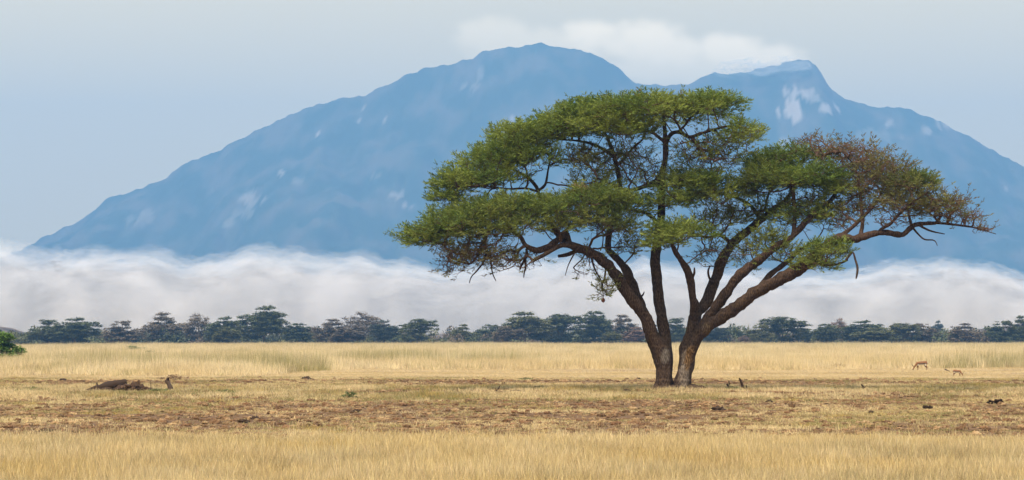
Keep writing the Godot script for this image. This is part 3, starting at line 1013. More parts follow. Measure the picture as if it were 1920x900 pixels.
	# dead hanging twigs at the left
	for hang in [[[987, 468, 2.6, 2.3], [988, 478, 2.6, 2.4], [983, 490, 2.4, 2.5], [977, 500, 2.0, 2.5], [975, 507, 1.2, 2.5]], [[984, 488, 2.0, 2.5], [986, 500, 1.8, 2.6], [983, 512, 1.3, 2.6], [982, 522, 0.8, 2.6]], [[912, 470, 2.2, 2.2], [908, 490, 1.8, 2.3], [895, 508, 1.5, 2.4], [884, 520, 1.2, 2.4], [880, 532, 0.7, 2.4]], [[920, 476, 1.8, 2.2], [921, 497, 1.5, 2.3], [924, 515, 1.1, 2.3], [930, 528, 0.7, 2.3]], [[1085, 465, 2.0, 1.9], [1075, 480, 1.4, 2.2], [1065, 500, 1.0, 2.4], [1060, 518, 0.6, 2.4]], [[1108, 480, 2.2, 1.4], [1115, 505, 1.6, 1.6], [1128, 530, 1.2, 1.6], [1131, 560, 0.8, 1.6]], [[1712, 428, 2.4, 2.2], [1722, 440, 2.0, 2.4], [1734, 450, 1.5, 2.6], [1752, 452, 1.1, 2.7], [1758, 462, 0.6, 2.8]], [[1297, 523, 3.2, 0.7], [1302, 513, 2.2, 0.8], [1302, 503, 1.2, 0.8]], [[1337, 533, 3.2, -0.5], [1330, 522, 2.2, -0.4], [1328, 509, 1.8, -0.4], [1332, 499, 1.0, -0.4]], [[1370, 576, 2.6, 1.2], [1373, 583, 1.6, 1.4], [1374, 587, 0.8, 1.4]], [[1200, 560, 2.6, -0.2], [1206, 553, 1.8, -0.1], [1208, 548, 0.8, -0.1]], [[1725, 424, 2.2, 2.1], [1745, 434, 1.8, 2.4], [1772, 440, 0.8, 2.6]]]:
		var hp := []
		for q: Array in hang:
			hp.append([P.call(q[0], q[1], q[3]), q[2] / F * TREE_D])
		var hc := curve(hp, 0.08)
		var hb := Buf.new()
		tube(hb, hc[0], hc[1], 6, Color(0.13, 0.085, 0.06), furrow, 0.25)
		obj("dead_branch", hb.mesh(wood), tree)


# a spray of fine leaves along a twig that points up the y axis
func sprig(number: int, mat: Material) -> ArrayMesh:
	var r := dice(number)
	var b := Buf.new()
	var high := 0.44
	var stem := Color(0.8, 0.62, 0.6)
	for k in 2:
		var a := k * PI * 0.5
		var s := Vector3(cos(a), 0, sin(a)) * 0.006
		var p := b.vert(-s, stem)
		b.vert(s, stem)
		b.vert(Vector3(0, high, 0), stem)
		b.tri(p, p + 1, p + 2)
	for k in 14:
		var t := rnd(r, 0.05, 1.0)
		var a := k * 2.4 + rnd(r, -0.4, 0.4)
		var out := Vector3(1.0 if k % 2 else -1.0, 0, rnd(r, -0.55, 0.75))
		var dir := (out * rnd(r, 0.4, 1.0) + Vector3.UP * rnd(r, 0.5, 1.0)).normalized()
		var l := rnd(r, 0.10, 0.21)
		var w := dir.cross(Vector3(rnd(r, -1, 1), rnd(r, -1, 1), rnd(r, -1, 1))).normalized() * rnd(r, 0.012, 0.021)
		var root := Vector3(0, t * high, 0)
		var k2 := rnd(r, 0.75, 1.25)
		var c := Color(k2, k2, k2 * rnd(r, 0.8, 1.2))
		var p := b.vert(root, c)
		b.vert(root + dir * l * 0.45 + w, c)
		b.vert(root + dir * l, c)
		b.vert(root + dir * l * 0.45 - w, c)
		b.quad(p, p + 1, p + 2, p + 3)
	return b.mesh(mat)


# ------------------------------------------------------------------ far trees and bushes
# leaf clumps over a lens of radius r: a small crooked face for each spray of leaves
func clump(b: Buf, r: RandomNumberGenerator, c: Vector3, rx: float, ry: float, count: int, size: float) -> void:
	var tone := rnd(r, 0.75, 1.3)
	for k in count:
		var u := Vector3(r.randfn(), r.randfn(), r.randfn()).normalized() * pow(r.randf(), 0.4)
		u.y = absf(u.y) * 1.0 - 0.28 if r.randf() < 0.8 else u.y
		var p := c + Vector3(u.x * rx, u.y * ry, u.z * rx)
		var a := Vector3(rnd(r, -1, 1), rnd(r, -0.45, 0.45), rnd(r, -1, 1)).normalized() * size * rnd(r, 0.5, 1.3)
		var d := a.cross(Vector3(rnd(r, -0.5, 0.5), 1, rnd(r, -0.5, 0.5))).normalized() * size * rnd(r, 0.2, 0.5)
		var k2 := tone * rnd(r, 0.75, 1.25)
		var col := Color(k2, k2, k2 * rnd(r, 0.85, 1.1))
		var q := b.vert(p - a, col)
		b.vert(p + d, col)
		b.vert(p + a, col)
		b.vert(p - d, col)
		b.quad(q, q + 1, q + 2, q + 3)


# a tree 10 m high and about 12 m broad. kind: 0 full dome, 1 umbrella, 2 loose layers, 3 nearly bare
func far_tree_shapes(number: int, kind: int, crown_mat: Material, bark_mat: Material) -> Array:
	var r := dice(number)
	var crown := Buf.new()
	var wood := Buf.new()
	var trunk_top := Vector3(rnd(r, -0.5, 0.5), rnd(r, 2.2, 3.2), rnd(r, -0.4, 0.4))
	tube(wood, PackedVector3Array([Vector3(0, -0.3, 0), Vector3(rnd(r, -0.2, 0.2), 1.2, 0), trunk_top]), PackedFloat32Array([0.34, 0.27, 0.22]), 7, Color.WHITE)
	# a crown of several lobes of uneven height, each a stack of leaf layers
	var lobes: int = [7, 6, 7, 7][kind]
	for q in lobes:
		var turn := TAU * (q + rnd(r, -0.35, 0.35)) / (lobes - 1)
		var away := 0.0 if q == 0 else rnd(r, 2.4, 4.1)
		var top: float = 9.7 if q == 0 else rnd(r, 7.2, 10.2) - 0.42 * away
		var reach: float = rnd(r, 1.9, 2.7) * [1.0, 1.12, 0.9, 0.9][kind]
		var heart := Vector3(cos(turn) * away + rnd(r, -0.6, 0.6), top - 0.8, sin(turn) * away)
		var layers: int = [5, 3, 3, 3][kind]
		for ly in layers:
			var drop := ly * rnd(r, 0.7, 1.3)
			var spread: float = reach * [0.95, 1.15, 1.2, 1.1, 0.95][ly]
			var leaves := 9 if ly else 8
			for k in leaves:
				var a := r.randf() * TAU
				var rr := spread * sqrt(r.randf())
				var c := heart + Vector3(cos(a) * rr, -drop + rnd(r, -0.25, 0.25), sin(a) * rr)
				if c.y < 0.7:
					continue
				var rx := rnd(r, 0.7, 1.25)
				clump(crown, r, c, rx, rnd(r, 0.4, 0.8), int(rx * rx * [62.0, 66.0, 48.0, 15.0 if c.y > 4.8 else 40.0][kind]), 0.36)
				if kind == 3 or k == 0:
					var mid := heart.lerp(c, 0.5) + Vector3(0, -0.5, 0)
					tube(wood, PackedVector3Array([heart - Vector3(0, 1.2, 0), mid, c]), PackedFloat32Array([0.06, 0.045, 0.02]), 4, Color.WHITE, null, 0.0, false)
				for e in (3 if kind == 3 else 0):
					var tip := c + Vector3(rnd(r, -1, 1) * rx, rnd(r, 0.0, 1.0), rnd(r, -1, 1) * rx)
					tube(wood, PackedVector3Array([c - Vector3(0, 0.4, 0), c.lerp(tip, 0.5), tip]), PackedFloat32Array([0.04, 0.03, 0.018]), 3, Color.WHITE, null, 0.0, false)
		var knee := trunk_top.lerp(heart, 0.5) + Vector3(rnd(r, -0.5, 0.5), -0.4, rnd(r, -0.5, 0.5))
		tube(wood, PackedVector3Array([trunk_top - Vector3(0, rnd(r, 0, 1.0), 0), knee, heart]), PackedFloat32Array([0.15, 0.11, 0.05]), 5, Color.WHITE, null, 0.0, false)
	for k in (0 if kind == 0 else 34):                     # low growth under the crown
		var a := r.randf() * TAU
		var rr := 5.0 * sqrt(r.randf())
		clump(crown, r, Vector3(cos(a) * rr, rnd(r, 0.5, 6.2 if kind < 3 else 4.6) * (1.0 - 0.07 * rr), sin(a) * rr), rnd(r, 0.9, 1.6), rnd(r, 0.5, 0.9), 70, 0.42)
	return [wood.mesh(bark_mat), crown.mesh(crown_mat)]


func tree_line() -> void:
	var bark := rough("far bark", Color(0.12, 0.09, 0.07), false)
	var tones := [Color(0.10, 0.112, 0.052), Color(0.15, 0.15, 0.062), Color(0.18, 0.142, 0.098), Color(0.25, 0.165, 0.125), Color(0.07, 0.08, 0.055)]
	var leaf: Array[StandardMaterial3D] = []
	for k in tones.size():
		leaf.append(rough("far leaves %d" % k, tones[k], true, 0.2))
	var shapes := []
	for k in 8:
		shapes.append(far_tree_shapes(500 + k, [0, 0, 1, 1, 2, 2, 3, 0][k], leaf[0], bark))
	# photo centre x, width, top y, distance, shape, tone, label
	var list := [
		[20, 60, 632, 900.0, 0, 2, "small grey brown tree on the low hill at the left edge"],
		[-4, 40, 622, 880.0, 4, 2, "brown tree cut by the left edge on the low hill"],
		[45, 34, 640, 840.0, 7, 0, "small dark bush tree at the foot of the left hill"],
		[92, 80, 600, 830.0, 2, 0, "broad dark green tree left half of the pair beside the left hill"],
		[140, 92, 597, 820.0, 0, 0, "tallest dark tree at the far left with uneven flat top"],
		[180, 44, 616, 1150.0, 4, 4, "bluish hazy tree in the gap right of the far left dark tree"],
		[229, 74, 602, 850.0, 2, 2, "grey brown umbrella tree with sky showing under its flat top"],
		[262, 60, 616, 930.0, 0, 2, "low grey tree squeezed between two umbrella trees at the left"],
		[308, 82, 586, 860.0, 4, 2, "layered grey tree with a separate umbrella tuft on top"],
		[368, 66, 589, 870.0, 6, 2, "thin lacy tree with twiggy see through top left of the dense dome"],
		[418, 74, 595, 840.0, 0, 0, "dense round green dome left of the tallest far tree"],
		[424, 62, 613, 800.0, 7, 1, "low olive tree standing in front of the round dome"],
		[494, 96, 575, 830.0, 0, 0, "tallest and darkest tree of the far line"],
		[556, 64, 606, 860.0, 1, 0, "lower dark tree touching the right side of the tallest far tree"],
		[583, 36, 613, 900.0, 6, 3, "small reddish half bare tree right of the tallest far tree"],
		[622, 78, 598, 850.0, 4, 2, "open layered grey tree with ragged left arm"],
		[678, 84, 586, 880.0, 6, 2, "large nearly bare lacy tree with pale twigs at its top"],
		[650, 80, 616, 830.0, 7, 2, "low dense bush below the lacy bare tree"],
		[720, 68, 601, 850.0, 5, 4, "dark loose layered tree right of the lacy tree"],
		[786, 78, 598, 820.0, 3, 0, "lone umbrella tree with clear gaps on both sides"],
		[842, 18, 617, 1500.0, 7, 4, "tiny blue tree standing on the far rise in the gap"],
		[868, 56, 608, 860.0, 4, 1, "pale green loose tree just right of the gap in the line"],
		[918, 66, 609, 870.0, 2, 0, "flat green tree second right of the gap in the line"],
		[985, 96, 586, 840.0, 0, 1, "big domed green tree left of the leaning stems"],
		[950, 60, 612, 820.0, 7, 2, "low olive brown tree in front of the big dome"],
		[1050, 88, 589, 850.0, 3, 0, "broad green umbrella tree under the hanging left twigs"],
		[1116, 76, 583, 860.0, 1, 0, "tall green tree right behind the hanging nest ball"],
		[1165, 70, 590, 870.0, 4, 2, "thin topped tree close left of the left trunk"],
		[1147, 44, 622, 800.0, 7, 1, "low bright green bush tree left of the left trunk"],
		[1192, 52, 614, 820.0, 0, 3, "reddish brown tree touching the left trunk"],
		[1268, 66, 597, 860.0, 2, 0, "dark tree seen between the two trunks"],
		[1340, 62, 608, 850.0, 5, 4, "dark tree right behind the fork of the right trunk"],
		[1372, 50, 614, 870.0, 0, 0, "small dark tree right of the right trunk"],
		[1396, 28, 629, 820.0, 6, 3, "small pinkish bare shrub right of the right trunk"],
		[1464, 92, 594, 830.0, 3, 0, "large umbrella tree under the hanging snapped branch"],
		[1425, 50, 609, 820.0, 2, 1, "green tree overlapping the left of the large umbrella tree"],
		[1513, 40, 617, 860.0, 7, 0, "small round tree right of the large umbrella tree"],
		[1548, 56, 607, 850.0, 1, 0, "dark green tree left of the bare topped one at the right"],
		[1574, 40, 597, 900.0, 6, 3, "bare topped tree with a flat red brown tuft at the right"],
		[1612, 92, 602, 860.0, 0, 0, "wide dense flat topped tree right of the bare topped one"],
		[1640, 96, 615, 810.0, 5, 1, "lower bright green layered tree in front of the wide dense one"],
		[1690, 72, 606, 850.0, 3, 1, "olive green tree in the middle of the right hand trees"],
		[1728, 60, 607, 860.0, 2, 2, "brownish umbrella tree beside the blue ball crown"],
		[1757, 26, 602, 1250.0, 0, 4, "ball shaped blue dark crown rising above the right hand trees"],
		[1808, 76, 606, 840.0, 4, 2, "grey brown tree with pale twigs right of the blue ball crown"],
		[1846, 44, 620, 1000.0, 6, 3, "hazy pale tree in the dip at the right"],
		[1880, 66, 602, 850.0, 2, 0, "layered dark tree next to the right edge"],
		[1915, 50, 592, 850.0, 4, 0, "tall tree cut by the right edge"],
		[-30, 70, 610, 860.0, 1, 0, "dark tree beyond the left edge of the picture"],
		[1975, 80, 604, 850.0, 3, 0, "umbrella tree beyond the right edge of the picture"],
	]
	var proto := {}
	var r := dice(55)
	for t: Array in list:
		var d: float = t[3]
		var at := on_ground(t[0], d)
		var high: float = EYE + (HORIZON - t[2]) / F * d - at.y
		var broad: float = t[1] / F * d
		var o: Node3D
		var key := "%d" % t[4]
		if not proto.has(key):
			o = thing("far_tree", "", "tree", at)
			obj("trunk", shapes[t[4]][0], o)
			obj("crown", shapes[t[4]][1], o)
			proto[key] = o
		else:
			o = proto[key].duplicate()
			o.name = numbered("far_tree")
			add_child(o)
			o.position = at
		tag(o, t[6], "tree", "trees of the distant tree line")
		(o.get_node("crown") as MeshInstance3D).material_override = leaf[t[5]]
		o.basis = Basis(Vector3.UP, r.randf() * TAU) * Basis.from_scale(Vector3(broad / 11.6, high / 9.35, broad / 11.2))
	# undergrowth that closes the line near the ground
	var b := Buf.new()
	var r2 := dice(56)
	for k in 16:
		clump(b, r2, Vector3(rnd(r2, -1.6, 1.6), rnd(r2, 0.2, 1.5), rnd(r2, -1.6, 1.6)), 0.9, 0.6, 40, 0.28)
	var m := b.mesh(rough("undergrowth leaves", Color.WHITE, true, 0.2))
	var places: Array[Transform3D] = []
	var tints := PackedColorArray()
	for k in 620:
		var d := rnd(r2, 850.0, 1000.0)
		var px := rnd(r2, -120.0, 2040.0)
		if px > 805.0 and px < 850.0 and r2.randf() < 0.6:
			continue
		var p := on_ground(px, d)
		p.y -= 0.2
		places.append(turned(r2, p, rnd(r2, 1.0, 2.3), rnd(r2, 0.8, 1.9)))
		var c: Color = tones[[0, 4, 2, 0, 1][r2.randi() % 5]]
		tints.append(c * rnd(r2, 0.8, 1.2))
	var u := many("undergrowth", m, places, tints)
	tag(u, "dark bushes closing the gaps under the far trees", "undergrowth")


func bush(called: String, label: String, category: String, at: Vector3, broad: float, high: float, col: Color, sprays: int, size: float, number: int) -> void:
	var r := dice(number)
	var o := thing(called, label, category, at)
	var wood := Buf.new()
	for k in 9:
		var a := r.randf() * TAU
		var e := Vector3(cos(a) * broad * rnd(r, 0.2, 0.8), high * rnd(r, 0.5, 0.85), sin(a) * broad * rnd(r, 0.2, 0.8))
		tube(wood, PackedVector3Array([Vector3(rnd(r, -0.1, 0.1), -0.1, rnd(r, -0.1, 0.1)), e * 0.5 + Vector3(0, 0.1, 0), e]), PackedFloat32Array([0.03, 0.02, 0.008]) if high > 1.0 else PackedFloat32Array([0.008, 0.006, 0.003]), 5, Color(0.13, 0.10, 0.06))
	obj("stem", wood.mesh(rough("shrub wood", Color.WHITE)), o)
	var b := Buf.new()
	var n := 34
	for k in n:
		var a := r.randf() * TAU
		var rr := sqrt(r.randf()) * broad
		var top := high * sqrt(maxf(0.03, 1.0 - pow(rr / broad, 2.0))) * rnd(r, 0.45, 1.0)
		clump(b, r, Vector3(cos(a) * rr, top * 0.85, sin(a) * rr), broad * 0.28, high * 0.16, sprays / n, size)
	obj("leaves", b.mesh(rough(called + " leaves", col, true, 0.35)), o, "stuff")


# ------------------------------------------------------------------ animals: tapered capsules joined smoothly, meshed as surface nets
func creature(bones: Array, cell: float, soft: float, tint: Callable) -> Buf:
	var lo := Vector3.ONE * 1e9
	var hi := Vector3.ONE * -1e9
	for bn: Array in bones:
		var rad := maxf(bn[2], bn[3]) + cell * 2.0
		for e: Vector3 in [bn[0], bn[1]]:
			lo = lo.min(e - Vector3.ONE * rad)
			hi = hi.max(e + Vector3.ONE * rad)
	var nx := int((hi.x - lo.x) / cell) + 2
	var ny := int((hi.y - lo.y) / cell) + 2
	var nz := int((hi.z - lo.z) / cell) + 2
	var f := PackedFloat32Array()
	f.resize(nx * ny * nz)
	f.fill(1.0)
	for bn: Array in bones:
		var a: Vector3 = bn[0]
		var ab: Vector3 = bn[1] - a
		var ll := maxf(ab.length_squared(), 1e-6)
		var rad := maxf(bn[2], bn[3]) + soft + cell * 2.0
		var b0 := Vector3i(((a.min(bn[1]) - Vector3.ONE * rad - lo) / cell).max(Vector3.ZERO))
		var b1 := Vector3i(((a.max(bn[1]) + Vector3.ONE * rad - lo) / cell).min(Vector3(nx - 1, ny - 1, nz - 1)))
		for i in range(b0.x, b1.x + 1):
			for j in range(b0.y, b1.y + 1):
				for k in range(b0.z, b1.z + 1):
					var p := lo + Vector3(i, j, k) * cell
					var t := clampf((p - a).dot(ab) / ll, 0.0, 1.0)
					var d: float = p.distance_to(a + ab * t) - lerpf(bn[2], bn[3], t)
					var at := (i * ny + j) * nz + k
					var h := clampf(0.5 + 0.5 * (f[at] - d) / soft, 0.0, 1.0)
					f[at] = lerpf(f[at], d, h) - soft * h * (1.0 - h)
	var b := Buf.new()
	var index := {}
	for i in nx - 1:
		for j in ny - 1:
			for k in nz - 1:
				var sum := Vector3.ZERO
				var hits := 0
				for e in 12:
					var axis := e / 4
					var o := Vector3i.ZERO
					o[(axis + 1) % 3] = e & 1
					o[(axis + 2) % 3] = (e >> 1) & 1
					var o2 := o
					o2[axis] = 1
					var va := f[((i + o.x) * ny + j + o.y) * nz + k + o.z]
					var vb := f[((i + o2.x) * ny + j + o2.y) * nz + k + o2.z]
					if (va < 0.0) != (vb < 0.0):
						sum += Vector3(o).lerp(Vector3(o2), va / (va - vb))
						hits += 1
				if hits:
					var p := lo + (Vector3(i, j, k) + sum / hits) * cell
					index[Vector3i(i, j, k)] = b.vert(p, tint.call(p))
	for key: Vector3i in index:
		for axis in 3:
			var o2 := Vector3i.ZERO
			o2[axis] = 1
			var va := f[(key.x * ny + key.y) * nz + key.z]
			var kb := key + o2
			var vb := f[(kb.x * ny + kb.y) * nz + kb.z]
			if (va < 0.0) == (vb < 0.0):
				continue
			var u := Vector3i.ZERO
			u[(axis + 1) % 3] = 1
			var w := Vector3i.ZERO
			w[(axis + 2) % 3] = 1
			var quad := [key, key - u, key - u - w, key - w]
			if quad.all(func(q): return index.has(q)):
				if va < 0.0:
					b.quad(index[quad[0]], index[quad[3]], index[quad[2]], index[quad[1]])
				else:
					b.quad(index[quad[0]], index[quad[1]], index[quad[2]], index[quad[3]])
	return with_normals(b)


func animals() -> void:
	var coat := rough("animal coat", Color.WHITE, true, 0.0, 0.8)
	# a small gazelle that grazes, facing -x
	var bones := [
		[Vector3(0.36, 0.585, 0), Vector3(0.05, 0.545, 0), 0.135, 0.15], [Vector3(0.05, 0.545, 0), Vector3(-0.30, 0.53, 0), 0.15, 0.135],
		[Vector3(-0.34, 0.55, 0), Vector3(-0.60, 0.25, 0), 0.085, 0.05], [Vector3(-0.60, 0.24, 0), Vector3(-0.68, 0.10, 0), 0.055, 0.04], [Vector3(-0.68, 0.10, 0), Vector3(-0.71, 0.045, 0), 0.035, 0.024],
	]
	for s in [-1.0, 1.0]:
		bones.append([Vector3(0.37, 0.54, 0.07 * s), Vector3(0.31, 0.37, 0.085 * s), 0.095, 0.05])
		bones.append([Vector3(0.31, 0.37, 0.085 * s), Vector3(0.44, 0.24, 0.08 * s), 0.045, 0.024])
		bones.append([Vector3(0.44, 0.24, 0.08 * s), Vector3(0.41, 0.01, 0.08 * s), 0.022, 0.018])
		bones.append([Vector3(-0.29, 0.48, 0.07 * s), Vector3(-0.30, 0.25, 0.075 * s), 0.06, 0.025])
		bones.append([Vector3(-0.30, 0.25, 0.075 * s), Vector3(-0.32, 0.01, 0.075 * s), 0.022, 0.017])
		bones.append([Vector3(-0.59, 0.29, 0.045 * s), Vector3(-0.55, 0.36, 0.11 * s), 0.02, 0.012])
	var tint := func(p: Vector3) -> Color:
		var tan_ := Color(0.20, 0.095, 0.045)
		var white := Color(0.55, 0.49, 0.42)
		var black := Color(0.035, 0.025, 0.02)
		if p.x > 0.43 and p.y > 0.42 and p.y < 0.66:
			return white
		if p.x > -0.36 and p.x < 0.34:
			var line := 0.485 + 0.06 * (p.x + 0.1)
			if p.y < line:
				return white if p.y > 0.36 else tan_
			if p.y < line + 0.055:
				return black
		if p.x < -0.66 and p.y < 0.1:
			return black
		return tan_
	var body := creature(bones, 0.018, 0.035, tint).mesh(coat)
	var g := thing("gazelle", "tan and white gazelle grazing with its head down, facing left", "gazelle", on_ground(1727, 200.0), "gazelles grazing at the right")
	obj("body", body, g)
	var hb := Buf.new()
	for s in [-1.0, 1.0]:
		hb = Buf.new()
		var hc := curve([[Vector3(-0.62, 0.27, 0.03 * s), 0.014], [Vector3(-0.70, 0.36, 0.04 * s), 0.012], [Vector3(-0.76, 0.42, 0.055 * s), 0.009], [Vector3(-0.79, 0.50, 0.06 * s), 0.004]], 0.03)
		tube(hb, hc[0], hc[1], 6, Color(0.06, 0.045, 0.035))
		obj("horn", hb.mesh(coat), g)
	hb = Buf.new()
	tube(hb, PackedVector3Array([Vector3(0.48, 0.62, 0), Vector3(0.53, 0.56, 0), Vector3(0.54, 0.44, 0)]), PackedFloat32Array([0.016, 0.014, 0.006]), 6, Color(0.03, 0.02, 0.02))
	obj("tail", hb.mesh(coat), g)
	g.rotation.y = 0.25
	g.scale = Vector3.ONE * 0.9
	var g2: Node3D = g.duplicate()
	g2.name = numbered("gazelle")
	add_child(g2)
	g2.position = on_ground(1794, 168.0)
	g2.rotation.y = PI - 0.7
	g2.scale = Vector3.ONE * 0.56
	tag(g2, "smaller gazelle nearest the right edge, turned the other way on the pale strip", "gazelle", "gazelles grazing at the right")

	# birds
	var bb := [[Vector3(0.05, 0.12, 0), Vector3(-0.05, 0.16, 0), 0.045, 0.05], [Vector3(-0.05, 0.17, 0), Vector3(-0.09, 0.24, 0), 0.03, 0.028], [Vector3(-0.1, 0.24, 0), Vector3(-0.15, 0.235, 0), 0.014, 0.005], [Vector3(0.06, 0.11, 0), Vector3(0.17, 0.07, 0), 0.03, 0.012], [Vector3(-0.01, 0.1, 0.02), Vector3(-0.01, 0.0, 0.02), 0.009, 0.008], [Vector3(-0.01, 0.1, -0.02), Vector3(-0.01, 0.0, -0.02), 0.009, 0.008]]
	var plumage := func(p: Vector3) -> Color:
		return Color(0.04, 0.035, 0.03) if p.y > 0.19 or p.x > 0.08 else Color(0.62, 0.58, 0.52) if p.y < 0.15 and p.y > 0.09 else Color(0.2, 0.15, 0.1)
	var bird_mesh := creature(bb, 0.008, 0.015, plumage).mesh(coat)
	var b1 := obj("bird", bird_mesh)
	b1.position = on_ground(63, 192.0) + Vector3(0, 0.16, 0)
	tag(b1, "small dark capped bird standing in the grass at the left", "bird")
	var b2 := obj("bird", bird_mesh)
	b2.position = spot(1771, 371, TREE_D - 2.0)
	b2.rotation = Vector3(0, 0.6, -0.35)
	tag(b2, "small dark bird perched on top of the brown right end of the acacia", "bird")


# ------------------------------------------------------------------ dead wood, clods, weeds
func lumps(number: int, half: Vector3, rough_: float, col: Color) -> Buf:
	var n := noise(number, 2.2, 4)
	var b := Buf.new()
	for i in 13:
		var u := PI * i / 12.0
		for j in 19:
			var a := TAU * (j % 18) / 18.0
			var d := Vector3(sin(u) * cos(a), cos(u), sin(u) * sin(a))
			var e := 1.0 + rough_ * n.get_noise_3d(d.x * 1.3 + number, d.y * 1.3, d.z * 1.3)
			b.v.append(d * half * e)
			b.c.append(col * (1.0 + 0.5 * n.get_noise_3d(d.x * 3.0, d.y * 3.0, d.z * 3.0)))
	for i in 12:
		for j in 18:
			var p := i * 19 + j
			b.quad(p, p + 1, p + 20, p + 19)
	return with_normals(b)


func stick(parent: Node3D, called: String, pts: Array, mat: Material, col: Color) -> void:
	var cv := curve(pts, 0.05)
	var b := Buf.new()
	tube(b, cv[0], cv[1], 9, col, fine, 0.5)
	obj(called, b.mesh(mat), parent)


func debris() -> void:
	var wood := rough("weathered wood", Color.WHITE, true, 0.0, 0.95)
	var earth := rough("dark earth", Color.WHITE, true, 0.0, 1.0)
	var dk := Color(0.05, 0.033, 0.024)
	var gr := Color(0.12, 0.088, 0.066)
	var V := func(x: float, y: float, z: float, rad: float) -> Array:
		return [Vector3(x, y, z), rad]

	# fallen log lying in its own heap of earth
	var lg := thing("fallen_log", "dark rotting log lying in a low heap of earth at the left", "log", on_ground(220, 112.0))
	stick(lg, "log", [V.call(-1.2, 0.04, 0.1, 0.06), V.call(-0.8, 0.14, 0.08, 0.13), V.call(-0.3, 0.24, 0.05, 0.16), V.call(0.2, 0.35, 0, 0.17), V.call(0.36, 0.39, 0, 0.15)], wood, dk * 0.9)
	stick(lg, "branch_stub", [V.call(-0.72, 0.2, 0.08, 0.05), V.call(-0.76, 0.33, 0.08, 0.03), V.call(-0.75, 0.38, 0.08, 0.015)], wood, dk)
	for e in [[0.15, 0.02, 0.15, 0.75, 0.17, 0.4], [0.72, 0.04, 0.05, 0.36, 0.30, 0.33], [-0.4, 0.0, 0.2, 0.7, 0.14, 0.35], [1.1, 0.0, 0.1, 0.55, 0.12, 0.3]]:
		var m := obj("earth_heap", lumps(int(e[0] * 100) + 700, Vector3(e[3], e[4], e[5]), 1.4, Color(0.062, 0.038, 0.026)).mesh(earth), lg)
		m.position = Vector3(e[0], e[1], e[2])
	var rubble := Buf.new()
	var hr := dice(91)
	for k in 70:
		var t := rnd(hr, -1.0, 1.0)
		var one := lumps(820 + k % 9, Vector3(rnd(hr, 0.05, 0.13), rnd(hr, 0.03, 0.08), rnd(hr, 0.05, 0.12)), 1.2, Color(0.075, 0.046, 0.031) * rnd(hr, 0.6, 1.8))
		var at := Vector3(0.35 + t * 1.0, 0.30 * (1.0 - absf(t - 0.3)) * hr.randf(), 0.2 + 0.3 * hr.randf())
		var first := rubble.v.size()
		for q in one.v.size():
			rubble.v.append(one.v[q] + at)
			rubble.n.append(one.n[q])
			rubble.c.append(one.c[q])
		for q in one.i:
			rubble.i.append(first + q)
	obj("rubble", rubble.mesh(earth), lg, "stuff")
	stick(lg, "upright_twig", [V.call(1.32, 0.0, 0, 0.02), V.call(1.31, 0.25, 0, 0.016), V.call(1.3, 0.42, 0.01, 0.01)], wood, dk)

	var st := thing("tree_stump", "short crooked dead stump standing right of the fallen log", "stump", on_ground(318, 116.0))
	stick(st, "stem", [V.call(0.08, -0.05, 0, 0.17), V.call(0.06, 0.12, 0, 0.12), V.call(0.0, 0.28, 0, 0.085), V.call(-0.07, 0.4, 0, 0.09), V.call(-0.10, 0.47, 0, 0.08)], wood, gr * 0.8)
	stick(st, "broken_top", [V.call(-0.10, 0.40, 0, 0.075), V.call(-0.05, 0.48, 0.02, 0.07), V.call(-0.02, 0.56, 0.02, 0.03)], wood, dk * 0.8)

	var sk := thing("dead_stick", "thick dark stick stuck upright in the ground right of the tree", "stick", on_ground(1390, 117.0))
	stick(sk, "shaft", [V.call(0.07, -0.05, 0, 0.05), V.call(0.02, 0.2, 0, 0.06), V.call(-0.05, 0.38, 0, 0.04), V.call(-0.09, 0.47, 0, 0.02)], wood, dk * 0.8)
	var sk2 := thing("dead_stick", "short dark forked stub left of the upright stick", "stick", on_ground(1366, 118.0))
	stick(sk2, "shaft", [V.call(0.06, -0.04, 0, 0.05), V.call(0.0, 0.14, 0, 0.05), V.call(-0.09, 0.23, 0, 0.025)], wood, dk)
	stick(sk2, "twig", [V.call(0.0, 0.15, 0, 0.025), V.call(0.02, 0.28, 0.02, 0.02), V.call(-0.01, 0.35, 0.02, 0.03)], wood, dk)
	var sk3 := thing("dead_stick", "small curved dark root end right of the upright stick", "stick", on_ground(1397, 117.4))
	stick(sk3, "shaft", [V.call(0.0, -0.04, 0, 0.035), V.call(0.05, 0.1, 0, 0.035), V.call(0.02, 0.2, 0, 0.018)], wood, dk)
	var sk4 := thing("dead_stick", "dark split stick leaning in the grass halfway to the right edge", "stick", on_ground(1618, 116.0))
	stick(sk4, "shaft", [V.call(0.12, -0.03, 0, 0.045), V.call(0.0, 0.13, 0, 0.045), V.call(-0.08, 0.24, 0, 0.02)], wood, dk)
	stick(sk4, "splinter", [V.call(0.04, 0.06, 0, 0.03), V.call(-0.09, 0.11, 0.03, 0.012)], wood, dk)
	var br := thing("fallen_branch", "thin dark fallen branch with one arm raised, left of the tree", "branch", on_ground(940, 112.0))
	stick(br, "stem", [V.call(-0.4, 0.03, 0, 0.035), V.call(0.0, 0.05, 0, 0.03), V.call(0.3, 0.05, 0.05, 0.02)], wood, dk)
	stick(br, "arm", [V.call(-0.25, 0.03, 0, 0.025), V.call(-0.12, 0.18, 0, 0.022), V.call(-0.04, 0.3, 0, 0.012)], wood, dk)
	stick(br, "twig", [V.call(0.2, 0.04, 0.05, 0.018), V.call(0.55, 0.12, 0.0, 0.02), V.call(0.9, 0.06, 0, 0.018), V.call(1.2, 0.08, 0, 0.008)], wood, dk)
	var br2 := thing("fallen_branch", "small forked twig on the ground below the left trunk", "branch", on_ground(1178, 104.0))
